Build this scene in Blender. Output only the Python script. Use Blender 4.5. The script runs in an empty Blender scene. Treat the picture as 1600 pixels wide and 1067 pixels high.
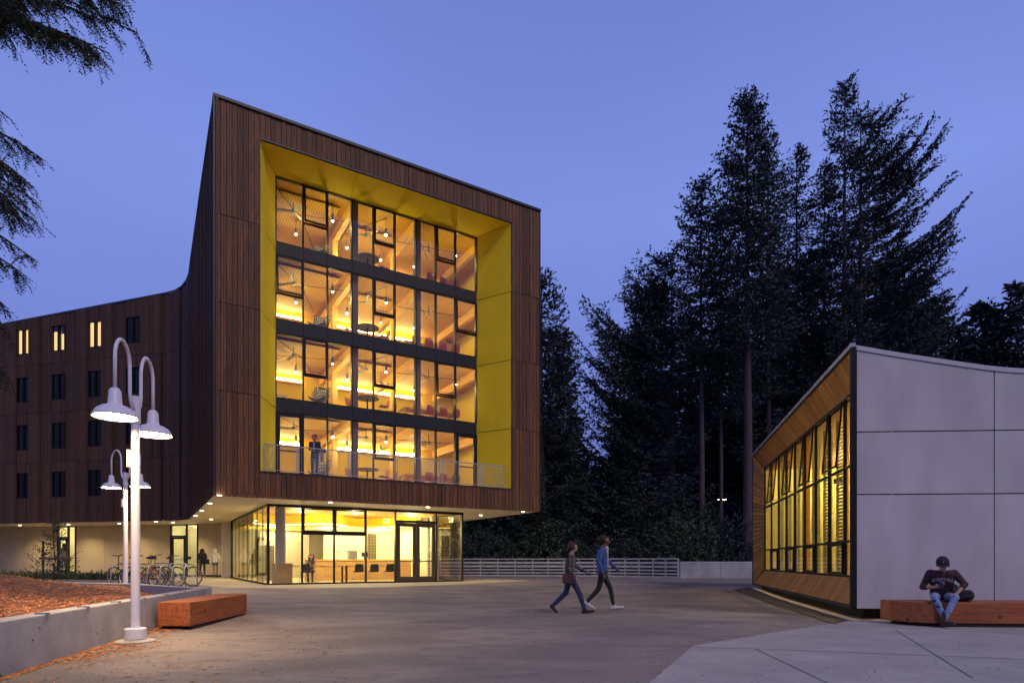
import bpy, bmesh, math, random
import numpy as np
from mathutils import Vector, Matrix, Quaternion
random.seed(7); np.random.seed(7)
R = math.radians; PI = math.pi
SC = bpy.context.scene
COL = SC.collection

# ------------------------------------------------------------ camera
F = 956.0; HZ = 877.0; HC = 1.2          # focal length and horizon in photo pixels, eye height
cam_d = bpy.data.cameras.new('camera'); cam = bpy.data.objects.new('camera', cam_d); COL.objects.link(cam)
cam.location = (0, 0, HC); cam.rotation_euler = (R(90), 0, 0)
cam_d.sensor_width = 36; cam_d.lens = 36*F/1600; cam_d.shift_y = (HZ-533.5)/1600
cam_d.clip_start = .1; cam_d.clip_end = 2000
SC.camera = cam

# ------------------------------------------------------------ sky and light
world = bpy.data.worlds.new('World'); SC.world = world; world.use_nodes = True
nt = world.node_tree; N = nt.nodes; L = nt.links
bg = N['Background']; bg.inputs['Strength'].default_value = 1.0
tc = N.new('ShaderNodeTexCoord'); sp = N.new('ShaderNodeSeparateXYZ'); L.new(tc.outputs['Generated'], sp.inputs[0])
rp = N.new('ShaderNodeValToRGB'); L.new(sp.outputs['Z'], rp.inputs[0])
el = rp.color_ramp.elements
el[0].position = 0.0; el[0].color = (.100, .110, .36, 1)
el[1].position = 1.0; el[1].color = (.13, .17, .47, 1)
for p, c in ((.14, (.130, .160, .47, 1)), (.32, (.180, .245, .67, 1)), (.48, (.210, .290, .745, 1)), (.66, (.165, .235, .66, 1))):
    e = el.new(p); e.color = c
nz = N.new('ShaderNodeTexNoise'); nz.inputs['Scale'].default_value = 1.6; nz.inputs['Detail'].default_value = 3
mp = N.new('ShaderNodeMapping'); mp.inputs['Scale'].default_value = (1, 1, 2.2)
L.new(tc.outputs['Generated'], mp.inputs[0]); L.new(mp.outputs[0], nz.inputs['Vector'])
mr = N.new('ShaderNodeMapRange'); mr.inputs['To Min'].default_value = .82; mr.inputs['To Max'].default_value = 1.18
L.new(nz.outputs['Fac'], mr.inputs['Value'])
mx = N.new('ShaderNodeVectorMath'); mx.operation = 'SCALE'
L.new(rp.outputs[0], mx.inputs[0]); L.new(mr.outputs[0], mx.inputs['Scale']); L.new(mx.outputs[0], bg.inputs['Color'])

sun_d = bpy.data.lights.new('afterglow', 'SUN'); sun = bpy.data.objects.new('afterglow', sun_d); COL.objects.link(sun)
sun_d.energy = 1.0; sun_d.angle = R(16); sun_d.color = (1.0, .80, .64)
sd = Vector((.50, -.62, .80))
sun.rotation_euler = sd.to_track_quat('Z', 'Y').to_euler()
SC.view_settings.view_transform = 'Standard'; SC.view_settings.look = 'None'
SC.view_settings.exposure = 0; SC.view_settings.gamma = 1

# ------------------------------------------------------------ helpers
def px(x, Y): return (x-800)/F*Y
def zz(y, Y): return HC+(HZ-y)/F*Y
def gp(x, y, z=0.0):
    Y = (HC-z)*F/(y-HZ); return ((x-800)/F*Y, Y)
def sstep(a, b, v):
    t = min(1, max(0, (v-a)/(b-a))); return t*t*(3-2*t)
def zg(x, y):
    return .27*sstep(11, 25, -.515*x+.857*y)

def tag(o, label=None, cat=None, group=None, kind=None):
    if label: o['label'] = label
    if cat: o['category'] = cat
    if group: o['group'] = group
    if kind: o['kind'] = kind
    return o
def empty(name, loc=(0, 0, 0), rz=0, label=None, cat=None, group=None):
    o = bpy.data.objects.new(name, None); COL.objects.link(o)
    o.location = loc; o.rotation_euler = (0, 0, rz); o.empty_display_size = .2
    return tag(o, label, cat, group)
_kids = {}
def link(name, me, parent=None, loc=None, rot=None):
    o = bpy.data.objects.new(name, me); COL.objects.link(o)
    if parent is not None:
        o.parent = parent; _kids.setdefault(parent.name, []).append(o)
    if loc is not None: o.location = loc
    if rot is not None: o.rotation_euler = rot
    return o
def copy_tree(o, parent=None, loc=None, rz=None, label=None):
    c = o.copy(); COL.objects.link(c)
    if parent is not None:
        c.parent = parent; _kids.setdefault(parent.name, []).append(c)
    if loc is not None: c.location = loc
    if rz is not None: c.rotation_euler = (c.rotation_euler[0], c.rotation_euler[1], rz)
    if label: c['label'] = label
    for k in list(_kids.get(o.name, [])): copy_tree(k, c)
    return c

class MB:
    def __init__(s): s.v = []; s.f = []; s.m = []
    def add(s, vs, fs, mi=0):
        b = len(s.v); s.v.extend([tuple(v) for v in vs])
        for f in fs: s.f.append([b+i for i in f]); s.m.append(mi)
        return s
    def box(s, x0, x1, y0, y1, z0, z1, mi=0):
        return s.add([(x0,y0,z0),(x1,y0,z0),(x1,y1,z0),(x0,y1,z0),(x0,y0,z1),(x1,y0,z1),(x1,y1,z1),(x0,y1,z1)],
            [(0,3,2,1),(4,5,6,7),(0,1,5,4),(1,2,6,5),(2,3,7,6),(3,0,4,7)], mi)
    def obox(s, c, ax, ay, az, mi=0):       # centre and three half-axis vectors
        c, ax, ay, az = map(Vector, (c, ax, ay, az)); vs = []
        for k in (-1, 1):
            for a, b in ((-1,-1),(1,-1),(1,1),(-1,1)): vs.append(c+ax*a+ay*b+az*k)
        return s.add(vs, [(0,3,2,1),(4,5,6,7),(0,1,5,4),(1,2,6,5),(2,3,7,6),(3,0,4,7)], mi)
    def quad(s, a, b, c, d, mi=0): return s.add([a, b, c, d], [(0,1,2,3)], mi)
    def prism(s, poly, z0, z1, mi=0):       # poly: list of (x,y) counter-clockwise
        n = len(poly); z0f = z0 if callable(z0) else (lambda x, y: z0); z1f = z1 if callable(z1) else (lambda x, y: z1)
        vs = [(x, y, z0f(x, y)) for x, y in poly]+[(x, y, z1f(x, y)) for x, y in poly]
        fs = [tuple(range(n-1, -1, -1)), tuple(range(n, 2*n))]+[(i, (i+1)%n, n+(i+1)%n, n+i) for i in range(n)]
        return s.add(vs, fs, mi)
    def tube(s, pts, r, seg=8, mi=0, cap=True):
        pts = [Vector(p) for p in pts]; n = len(pts)
        rr = r if isinstance(r, (list, tuple)) else [r]*n
        vs = []; ref = None
        for i, p in enumerate(pts):
            t = (pts[min(i+1, n-1)]-pts[max(i-1, 0)]).normalized()
            if ref is None:
                ref = Vector((0,0,1)) if abs(t.z) < .9 else Vector((1,0,0))
            u = (ref-t*ref.dot(t)).normalized(); w = t.cross(u); ref = u
            for k in range(seg):
                a = 2*PI*k/seg; vs.append(p+(u*math.cos(a)+w*math.sin(a))*rr[i])
        fs = []
        for i in range(n-1):
            for k in range(seg):
                k2 = (k+1)%seg; fs.append((i*seg+k, i*seg+k2, (i+1)*seg+k2, (i+1)*seg+k))
        if cap: fs.append(tuple(range(seg-1, -1, -1))); fs.append(tuple((n-1)*seg+k for k in range(seg)))
        return s.add(vs, fs, mi)
    def lathe(s, prof, c=(0,0,0), seg=20, mi=0):   # prof: list of (r,z)
        vs = []; n = len(prof)
        for r, z in prof:
            for k in range(seg):
                a = 2*PI*k/seg; vs.append((c[0]+r*math.cos(a), c[1]+r*math.sin(a), c[2]+z))
        fs = []
        for i in range(n-1):
            for k in range(seg):
                k2 = (k+1)%seg; fs.append((i*seg+k, i*seg+k2, (i+1)*seg+k2, (i+1)*seg+k))
        return s.add(vs, fs, mi)
    def ball(s, c, r, seg=10, rings=7, sx=1, sy=1, sz=1, mi=0):
        vs = []
        for i in range(rings+1):
            th = PI*i/rings
            for k in range(seg):
                a = 2*PI*k/seg
                vs.append((c[0]+r*sx*math.sin(th)*math.cos(a), c[1]+r*sy*math.sin(th)*math.sin(a), c[2]+r*sz*math.cos(th)))
        fs = []
        for i in range(rings):
            for k in range(seg):
                k2 = (k+1)%seg; fs.append((i*seg+k, (i+1)*seg+k, (i+1)*seg+k2, i*seg+k2))
        return s.add(vs, fs, mi)
    def mesh(s, name, mats, smooth=False):
        me = bpy.data.meshes.new(name); me.from_pydata(s.v, [], s.f)
        ms = mats if isinstance(mats, (list, tuple)) else [mats]
        for m in ms: me.materials.append(m)
        if len(ms) > 1: me.polygons.foreach_set('material_index', s.m)
        if smooth: me.polygons.foreach_set('use_smooth', [True]*len(me.polygons))
        me.update(); return me
    def build(s, name, mats, parent=None, smooth=False, loc=None, rot=None):
        return link(name, s.mesh(name, mats, smooth), parent, loc, rot)

def bevel(o, w=.01, seg=2):
    m = o.modifiers.new('bevel', 'BEVEL'); m.width = w; m.segments = seg; m.limit_method = 'ANGLE'
    return o

# ------------------------------------------------------------ materials
def mat(name, col, rough=.7, metal=0, var=0, scale=4, stretch=(1,1,1), bump=0, bscale=None, objvar=0, col2=None,
        emit=None, estr=0, spec=.5, island=0, detail=6):
    m = bpy.data.materials.new(name); m.use_nodes = True
    nt = m.node_tree; N = nt.nodes; L = nt.links; b = N['Principled BSDF']
    b.inputs['Base Color'].default_value = (*col, 1); b.inputs['Roughness'].default_value = rough
    b.inputs['Metallic'].default_value = metal; b.inputs['Specular IOR Level'].default_value = spec
    if emit:
        b.inputs['Emission Color'].default_value = (*emit, 1); b.inputs['Emission Strength'].default_value = estr
    if var or bump or objvar or island or col2:
        tc = N.new('ShaderNodeTexCoord'); mp = N.new('ShaderNodeMapping'); mp.inputs['Scale'].default_value = stretch
        src = tc.outputs['Object']
        oi = N.new('ShaderNodeObjectInfo')
        if objvar:
            ad = N.new('ShaderNodeVectorMath'); ad.operation = 'ADD'
            cx = N.new('ShaderNodeCombineXYZ'); ml = N.new('ShaderNodeMath'); ml.operation = 'MULTIPLY'; ml.inputs[1].default_value = 37
            L.new(oi.outputs['Random'], ml.inputs[0]); 
            for i in range(3): L.new(ml.outputs[0], cx.inputs[i])
            L.new(src, ad.inputs[0]); L.new(cx.outputs[0], ad.inputs[1]); src = ad.outputs[0]
        L.new(src, mp.inputs[0])
        nz = N.new('ShaderNodeTexNoise'); nz.inputs['Scale'].default_value = scale; nz.inputs['Detail'].default_value = detail
        nz.inputs['Roughness'].default_value = .6
        L.new(mp.outputs[0], nz.inputs['Vector'])
        cr = N.new('ShaderNodeMix'); cr.data_type = 'RGBA'
        c2 = col2 or tuple(max(0, c*(1-var)) for c in col)
        cr.inputs[6].default_value = (*col, 1); cr.inputs[7].default_value = (*c2, 1)
        mr = N.new('ShaderNodeMapRange'); mr.inputs['From Min'].default_value = .33; mr.inputs['From Max'].default_value = .67
        L.new(nz.outputs['Fac'], mr.inputs['Value']); L.new(mr.outputs[0], cr.inputs[0])
        out = cr.outputs[2]
        def scaleby(out, sock, amt):
            m2 = N.new('ShaderNodeMapRange'); m2.inputs['To Min'].default_value = 1-amt; m2.inputs['To Max'].default_value = 1+amt*.6
            L.new(sock, m2.inputs['Value'])
            v = N.new('ShaderNodeVectorMath'); v.operation = 'SCALE'; L.new(out, v.inputs[0]); L.new(m2.outputs[0], v.inputs['Scale'])
            return v.outputs[0]
        if objvar: out = scaleby(out, oi.outputs['Random'], objvar)
        if island:
            g = N.new('ShaderNodeNewGeometry'); out = scaleby(out, g.outputs['Random Per Island'], island)
        L.new(out, b.inputs['Base Color'])
        if bump:
            bp = N.new('ShaderNodeBump'); bp.inputs['Strength'].default_value = bump; bp.inputs['Distance'].default_value = .02
            if bscale:
                n2 = N.new('ShaderNodeTexNoise'); n2.inputs['Scale'].default_value = bscale; n2.inputs['Detail'].default_value = 5
                L.new(mp.outputs[0], n2.inputs['Vector']); L.new(n2.outputs['Fac'], bp.inputs['Height'])
            else: L.new(nz.outputs['Fac'], bp.inputs['Height'])
            L.new(bp.outputs[0], b.inputs['Normal'])
    return m
def emis(name, col, s):
    m = bpy.data.materials.new(name); m.use_nodes = True; nt = m.node_tree; nt.nodes.clear()
    e = nt.nodes.new('ShaderNodeEmission'); e.inputs[0].default_value = (*col, 1); e.inputs[1].default_value = s
    o = nt.nodes.new('ShaderNodeOutputMaterial'); nt.links.new(e.outputs[0], o.inputs[0]); return m
def glass(name, tint=(.93,.96,.94), ior=1.5, boost=1.0, rough=.0):
    m = bpy.data.materials.new(name); m.use_nodes = True; nt = m.node_tree; N = nt.nodes; L = nt.links; N.clear()
    t = N.new('ShaderNodeBsdfTransparent'); t.inputs[0].default_value = (*tint, 1)
    g = N.new('ShaderNodeBsdfGlossy'); g.inputs['Roughness'].default_value = rough
    # Schlick fresnel from |N.V|, so that it reads the same from both sides of the pane
    lw = N.new('ShaderNodeLayerWeight'); lw.inputs[0].default_value = .5
    pw = N.new('ShaderNodeMath'); pw.operation = 'POWER'; pw.inputs[1].default_value = 4.0; L.new(lw.outputs['Facing'], pw.inputs[0])
    mr = N.new('ShaderNodeMapRange'); mr.inputs['To Min'].default_value = .07*boost; mr.inputs['To Max'].default_value = .9
    L.new(pw.outputs[0], mr.inputs['Value'])
    mx = N.new('ShaderNodeMixShader'); L.new(mr.outputs[0], mx.inputs[0]); L.new(t.outputs[0], mx.inputs[1]); L.new(g.outputs[0], mx.inputs[2])
    o = N.new('ShaderNodeOutputMaterial'); L.new(mx.outputs[0], o.inputs[0]); return m
def perforated(name, col, hole, freq=14, thr=.55, rough=.6):
    m = mat(name, col, rough); nt = m.node_tree; N = nt.nodes; L = nt.links; b = N['Principled BSDF']
    tc = N.new('ShaderNodeTexCoord'); s = N.new('ShaderNodeSeparateXYZ'); L.new(tc.outputs['Object'], s.inputs[0])
    def sn(sock):
        k = N.new('ShaderNodeMath'); k.operation = 'MULTIPLY'; k.inputs[1].default_value = freq*PI; L.new(sock, k.inputs[0])
        q = N.new('ShaderNodeMath'); q.operation = 'SINE'; L.new(k.outputs[0], q.inputs[0])
        a = N.new('ShaderNodeMath'); a.operation = 'ABSOLUTE'; L.new(q.outputs[0], a.inputs[0]); return a.outputs[0]
    ad = N.new('ShaderNodeMath'); ad.operation = 'ADD'; L.new(s.outputs['Y'], ad.inputs[0]); L.new(s.outputs['Z'], ad.inputs[1])
    p = N.new('ShaderNodeMath'); p.operation = 'MULTIPLY'; L.new(sn(s.outputs['X']), p.inputs[0]); L.new(sn(ad.outputs[0]), p.inputs[1])
    g = N.new('ShaderNodeMath'); g.operation = 'GREATER_THAN'; g.inputs[1].default_value = thr; L.new(p.outputs[0], g.inputs[0])
    mx = N.new('ShaderNodeMix'); mx.data_type = 'RGBA'; mx.inputs[6].default_value = (*col, 1); mx.inputs[7].default_value = (*hole, 1)
    L.new(g.outputs[0], mx.inputs[0]); L.new(mx.outputs[2], b.inputs['Base Color']); return m

M = {}
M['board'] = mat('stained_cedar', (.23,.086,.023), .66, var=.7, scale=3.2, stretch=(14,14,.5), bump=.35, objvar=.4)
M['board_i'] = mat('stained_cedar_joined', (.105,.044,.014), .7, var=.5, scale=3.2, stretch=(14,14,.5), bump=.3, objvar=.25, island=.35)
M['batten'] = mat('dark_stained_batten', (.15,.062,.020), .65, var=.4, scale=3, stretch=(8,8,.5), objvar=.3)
M['backing'] = mat('black_backing', (.012,.01,.009), .8)
M['capmetal'] = mat('roof_edge_metal', (.035,.035,.045), .45, metal=.3)
M['yellow'] = mat('yellow_panel', (.92,.66,.010), .8, var=.06, scale=.8)
M['bronze'] = mat('dark_bronze_frame', (.012,.010,.009), .5, spec=.25)
M['spandrel'] = mat('dark_spandrel', (.006,.005,.005), .55, var=.2, scale=2)
M['glass'] = glass('window_glass', boost=1.0)
M['glass_side'] = glass('lobby_side_glass', (.90,.94,.90), boost=1.4)
M['glass_dark'] = mat('dark_window_glass', (.004,.005,.006), .12, spec=.25)
M['soffit'] = mat('soffit_plaster', (.62,.55,.40), .8, var=.05, scale=1)
M['plaster'] = mat('beige_wall_panel', (.52,.42,.25), .8, var=.10, scale=.9, objvar=.04)
M['inwall'] = mat('yellow_interior_wall', (.85,.66,.045), .7)
M['cream'] = mat('cream_interior_wall', (.84,.80,.58), .7)
M['ceil'] = mat('timber_ceiling', (.54,.28,.06), .6, var=.2, scale=1.5, stretch=(6,1,1))
M['beam'] = mat('glulam_beam', (.78,.44,.11), .55, var=.25, scale=2.5, stretch=(6,1,6))
M['perf'] = perforated('perforated_ceiling', (.62,.34,.085), (.30,.15,.035), 9, .5)
M['perf_dark'] = perforated('perforated_screen', (.10,.085,.07), (.45,.38,.25), 12, .5)
M['floor'] = mat('interior_floor', (.50,.42,.27), .35, var=.1, scale=1)
M['conc_col'] = mat('column_concrete', (.48,.44,.35), .8, var=.2, scale=5, bump=.1)
M['cove'] = emis('cove_light', (1,.80,.28), 55)
M['bulb'] = emis('bulb_glow', (1,.80,.45), 220)
M['downlight'] = emis('downlight_glow', (1,.80,.50), 22)
M['galv'] = mat('galvanised_steel', (.36,.36,.38), .45, metal=.6)
M['metal'] = mat('black_metal', (.02,.02,.02), .4, metal=.3)
M['lampwhite'] = mat('white_lamp_paint', (.72,.68,.72), .4, var=.06, scale=6)
M['lampglow'] = emis('lamp_glow', (1,.72,.38), 165)
M['fencewhite'] = mat('white_fence_paint', (.50,.50,.56), .5, var=.15, scale=5)
M['wood_int'] = mat('counter_wood', (.62,.38,.15), .45, var=.25, scale=2, stretch=(1,8,8))
M['redchair'] = mat('red_chair', (.52,.10,.015), .5)
M['greychair'] = mat('grey_chair', (.07,.065,.06), .6)
M['conc'] = mat('cast_concrete', (.36,.34,.33), .8, var=.22, scale=1.2, bump=.12, bscale=30)
M['soil'] = mat('soil', (.07,.04,.025), .95, var=.4, scale=6, bump=.5)
M['mulch'] = mat('redwood_mulch', (.26,.085,.03), .9, col2=(.11,.04,.018), var=.4, scale=9, bump=.8, bscale=40)
M['chip'] = mat('mulch_chip', (.44,.16,.05), .85, island=.85, var=.2, scale=30)
M['timber'] = mat('orange_timber', (.46,.13,.03), .6, col2=(.22,.055,.014), var=.3, scale=2.2, stretch=(7,.5,7), bump=.25)
M['timber_x'] = mat('orange_timber_lengthwise', (.46,.13,.03), .6, col2=(.22,.055,.014), var=.3, scale=2.2, stretch=(.4,7,7), bump=.25)
M['hallwood'] = mat('hall_reveal_board', (.62,.30,.06), .55, var=.4, scale=3, stretch=(4,4,4), bump=.15, objvar=.3)
M['bark'] = mat('redwood_bark', (.11,.080,.078), .95, var=.5, scale=3, stretch=(7,7,.6), bump=.9)
M['leaf'] = mat('redwood_foliage', (.066,.094,.084), .75, island=.6, var=.35, scale=.4, spec=.2)
M['leaf_near'] = mat('near_redwood_foliage', (.040,.064,.034), .7, island=.6, var=.3, scale=.8, spec=.25)
M['shrub'] = mat('shrub_foliage', (.05,.085,.045), .65, island=.5, var=.3, scale=1)
M['weed'] = mat('low_planting', (.05,.07,.02), .7, island=.5, var=.3, scale=2)
M['rubber'] = mat('tyre_rubber', (.015,.015,.015), .7)

def knots(m, sc, st):
    nt = m.node_tree; N = nt.nodes; L = nt.links; b = N['Principled BSDF']; src = b.inputs['Base Color'].links[0].from_socket
    tc = N.new('ShaderNodeTexCoord'); mp = N.new('ShaderNodeMapping'); mp.inputs['Scale'].default_value = st
    v = N.new('ShaderNodeTexVoronoi'); v.inputs['Scale'].default_value = sc; L.new(tc.outputs['Object'], mp.inputs[0]); L.new(mp.outputs[0], v.inputs['Vector'])
    mr = N.new('ShaderNodeMapRange'); mr.inputs['From Min'].default_value = .05; mr.inputs['From Max'].default_value = .13; mr.inputs['To Min'].default_value = .25; mr.inputs['To Max'].default_value = 1
    L.new(v.outputs['Distance'], mr.inputs['Value']); s = N.new('ShaderNodeVectorMath'); s.operation = 'SCALE'; L.new(src, s.inputs[0]); L.new(mr.outputs[0], s.inputs['Scale']); L.new(s.outputs[0], b.inputs['Base Color'])
knots(M['timber'], 1.9, (1.6,1,1.6)); knots(M['timber_x'], 1.9, (1,1.6,1.6))
M['column_dark'] = mat('dark_timber_column', (.22,.14,.07), .7, var=.2, scale=4)

# ------------------------------------------------------------ ground
def asphalt_mat():
    m = bpy.data.materials.new('asphalt'); m.use_nodes = True; nt = m.node_tree; N = nt.nodes; L = nt.links; b = N['Principled BSDF']
    tc = N.new('ShaderNodeTexCoord')
    def noise(sc, st=(1,1,1), det=6, dist=0):
        mp = N.new('ShaderNodeMapping'); mp.inputs['Scale'].default_value = st; L.new(tc.outputs['Object'], mp.inputs[0])
        n = N.new('ShaderNodeTexNoise'); n.inputs['Scale'].default_value = sc; n.inputs['Detail'].default_value = det
        n.inputs['Distortion'].default_value = dist; L.new(mp.outputs[0], n.inputs['Vector']); return n.outputs['Fac']
    def mix(f, a, c, lo=.35, hi=.65):
        mr = N.new('ShaderNodeMapRange'); mr.inputs['From Min'].default_value = lo; mr.inputs['From Max'].default_value = hi
        L.new(f, mr.inputs['Value']); x = N.new('ShaderNodeMix'); x.data_type = 'RGBA'; L.new(mr.outputs[0], x.inputs[0])
        for i, q in ((6, a), (7, c)):
            if isinstance(q, tuple): x.inputs[i].default_value = (*q, 1)
            else: L.new(q, x.inputs[i])
        return x.outputs[2]
    big = mix(noise(.35, (1,1.6,1), 5, .8), (.31,.255,.205), (.170,.145,.128))
    fine = mix(noise(60, det=3), big, (.085,.068,.058), .48, .75)
    speck = mix(noise(110, det=2), fine, (.42,.34,.27), .60, .70)
    strk = mix(noise(1.6, (.8,1.5,1), 6, 1.0), speck, (.155,.125,.105), .50, .78)
    L.new(strk, b.inputs['Base Color'])
    b.inputs['Roughness'].default_value = .85; b.inputs['Specular IOR Level'].default_value = .25
    bp = N.new('ShaderNodeBump'); bp.inputs['Strength'].default_value = .55; bp.inputs['Distance'].default_value = .012
    L.new(noise(45, det=5), bp.inputs['Height']); L.new(bp.outputs[0], b.inputs['Normal'])
    return m
M['asphalt'] = asphalt_mat()
M['paving'] = mat('pale_concrete_paving', (.40,.36,.32), .85, col2=(.30,.27,.24), var=.2, scale=1.1, bump=.2, bscale=35)
M['paving_warm'] = mat('entrance_concrete', (.44,.38,.28), .8, col2=(.36,.31,.23), var=.15, scale=1, bump=.1, bscale=30)
M['far_ground'] = mat('forest_floor', (.045,.035,.025), .95, var=.4, scale=1)
M['grate'] = mat('dark_drain_strip', (.03,.028,.03), .6)
M['joint'] = mat('joint_grey', (.15,.135,.125), .9)  # even grey-brown colour of the sawn paving joints

# plaza sheet: a grid that follows the gentle rise towards the residence hall
def grid_sheet(name, x0, x1, y0, y1, nx, ny, m, dz=0):
    mb = MB()
    for j in range(ny+1):
        for i in range(nx+1):
            x = x0+(x1-x0)*i/nx; y = y0+(y1-y0)*j/ny; mb.v.append((x, y, zg(x, y)+dz))
    for j in range(ny):
        for i in range(nx):
            a = j*(nx+1)+i; mb.f.append([a, a+1, a+nx+2, a+nx+1]); mb.m.append(0)
    return tag(mb.build(name, m, smooth=True), kind='structure')
grid_sheet('plaza_asphalt', -60, 60, -30, 60, 120, 90, M['asphalt'])
g = MB(); S = 900
for a, b_, c, d in ((-S,-60,-S,S), (60,S,-S,S), (-60,60,-S,-30), (-60,60,60,S)):
    g.quad((a,c,-.02),(b_,c,-.02),(b_,d,-.02),(a,d,-.02))
tag(g.build('far_ground', M['far_ground']), kind='structure')
# forest floor behind the fence
fl = MB(); pts = [(-2,40.2),(2.4,39.6),(6.5,37.6),(9.4,35.2),(14,36.6),(26,38),(59,40),(59,59.5),(-8,59.5),(-8,44)]
fl.add([(x,y,zg(x,y)+.03) for x,y in pts],[tuple(range(len(pts)))])
tag(fl.build('forest_floor', M['far_ground']), kind='structure')

def sheet(name, poly, m, dz, sub=1.2):
    """flat polygon draped over the plaza (cut into small triangles so it follows the rise)"""
    bm = bmesh.new(); vs = [bm.verts.new((x, y, 0)) for x, y in poly]; bm.faces.new(vs)
    xs = [p[0] for p in poly]; ys = [p[1] for p in poly]
    y = math.floor(min(ys)/sub)*sub
    while y < max(ys):
        y += sub
        bmesh.ops.bisect_plane(bm, geom=bm.verts[:]+bm.edges[:]+bm.faces[:], plane_co=(0, y, 0), plane_no=(0, 1, 0))
    x = math.floor(min(xs)/sub)*sub
    while x < max(xs):
        x += sub
        bmesh.ops.bisect_plane(bm, geom=bm.verts[:]+bm.edges[:]+bm.faces[:], plane_co=(x, 0, 0), plane_no=(1, 0, 0))
    bmesh.ops.triangulate(bm, faces=bm.faces[:])
    for v in bm.verts: v.co.z = zg(v.co.x, v.co.y)+dz
    me = bpy.data.meshes.new(name); bm.normal_update(); bm.to_mesh(me); bm.free(); me.materials.append(m)
    return tag(link(name, me), kind='structure')

# pale concrete paving at the right, with a sawn joint
pv = [gp(1005,1075), gp(1083,1009), gp(1200,989.5), gp(1322,970.5), (7.0,12.3), (9,13.4), (20,12.3), (20,-6), (.4,-6), (.9, 4.5)]
sheet('concrete_paving', pv, M['paving'], .006, 50)
jt = MB()
def strip(mb, a, b, w, z=.011):
    a = Vector((*a, z)); b = Vector((*b, z)); d = (b-a).normalized(); n = Vector((-d.y, d.x, 0))*w/2
    mb.quad(a-n, b-n, b+n, a+n)
strip(jt, gp(1088,1012), gp(1180,1014), .02); strip(jt, gp(1180,1014), gp(1640,1032), .02)
strip(jt, gp(1180,1014), gp(1340,1090), .016); strip(jt, gp(1400,985), gp(1520,1060), .016)
tag(jt.build('paving_joints', M['joint']), kind='structure')
# concrete strip and dark drain beside the low hall
sheet('kerb_strip', [(7.05,12.35), gp(1325,969), gp(1172,918.5,.09), (9.8,25.9), (10.15,25.5)], M['paving'], .010, 4)
sheet('drain_strip', [gp(1325,969), gp(1304,975.5), gp(1146,921,.08), gp(1170,918.7,.09)], M['grate'], .016, 4)

# bright concrete apron in front of the lobby
ap = [(-15.9,33.9), gp(362,899.8,.27), (-9.75,24.15), (-2.2,28.75), (-1.2,30.6), (1.0,29.4), (-.6,27.3), (-3.5,24.6), gp(640,921,.26), gp(520,926,.25),
      gp(440,927,.25), gp(385,923,.25), (-12.4,22.7), (-14.5,25.5), (-18.2,30.5), (-20.5,33.5), (-19,36.5)]
ap = [(-9.75,24.15),(-2.2,28.75),(-1.3,31.5),(.95,30.2),(.2,28.3),(-2.6,24.9),(-5.2,22.6),(-7.9,21.7),(-10.3,21.9),(-11.6,23.3),(-16.5,29.5),(-19.8,33.2),(-20.6,37.5),(-15.7,36.5),(-15.9,33.9)]
sheet('entrance_paving', ap, M['paving_warm'], .006)

# painted road lines beyond, by the fence
rl = MB()
for (a, b_, w) in (((-3.5,36.3),(9.2,32.6),.12), ((.8,34.6),(3.5,34.3),.25)):
    d = Vector((b_[0]-a[0], b_[1]-a[1], 0)); n = Vector((-d.y, d.x, 0)).normalized()*w/2
    for k in range(12):
        p = Vector((*a,0))+d*k/12; q = Vector((*a,0))+d*(k+1)/12
        rl.add([(v.x, v.y, zg(v.x, v.y)+.012) for v in (p-n, q-n, q+n, p+n)], [(0,1,2,3)])
tag(rl.build('road_markings', mat('faded_line_paint', (.5,.48,.45), .7, var=.5, scale=5)), kind='structure')

# ------------------------------------------------------------ raised planting bed, left
E0 = Vector((-4.25,1.8)); E1 = Vector((-7.26,14.8)); E2 = Vector((-10.6,17.4)); E3 = Vector((-19.5,21.6))
wt = .58
def bedz(x, y):
    """mulch height"""
    # distance inside from the near wall line
    d = (E1-E0).normalized(); n = Vector((-d.y, d.x)); a = (Vector((x,y))-E0).dot(n)
    d2 = (E2-E1).normalized(); n2 = Vector((-d2.y, d2.x)); b = (Vector((x,y))-E1).dot(n2)
    h = .50+.62*sstep(.2, 6.5, a)*sstep(.3, 5, min(b, 30))
    k = sstep(0, 2.5, b)*1.0; h -= .30*(1-k)*sstep(3.5, .5, a)
    return h+.05*math.sin(x*1.7+y*.6)*math.sin(y*1.3)+.02*math.sin(x*5.1)*math.sin(y*4.3)
def inside_bed(x, y):
    d = (E1-E0).normalized(); n = Vector((-d.y, d.x)); a = (Vector((x,y))-E0).dot(n)
    d2 = (E2-E1).normalized(); n2 = Vector((-d2.y, d2.x)); b = (Vector((x,y))-E1).dot(n2)
    d3 = (E3-E2).normalized(); n3 = Vector((-d3.y, d3.x)); c = (Vector((x,y))-E2).dot(n3)
    return a > .1 and b > .1 and c > .1
bed = bmesh.new(); nx, ny = 150, 110; vv = {}
poly = [E0, E1, E2, E3, Vector((-40,26)), Vector((-40,1.8))]
for i in range(nx):
    for j in range(ny):
        x = -40+36*i/(nx-1); y = 1.8+24*j/(ny-1)
        vv[i,j] = bed.verts.new((x, y, bedz(x, y)))
for i in range(nx-1):
    for j in range(ny-1):
        c = [vv[i,j], vv[i+1,j], vv[i+1,j+1], vv[i,j+1]]
        if all(inside_bed(v.co.x+.0, v.co.y) or False for v in c) : bed.faces.new(c)
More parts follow.
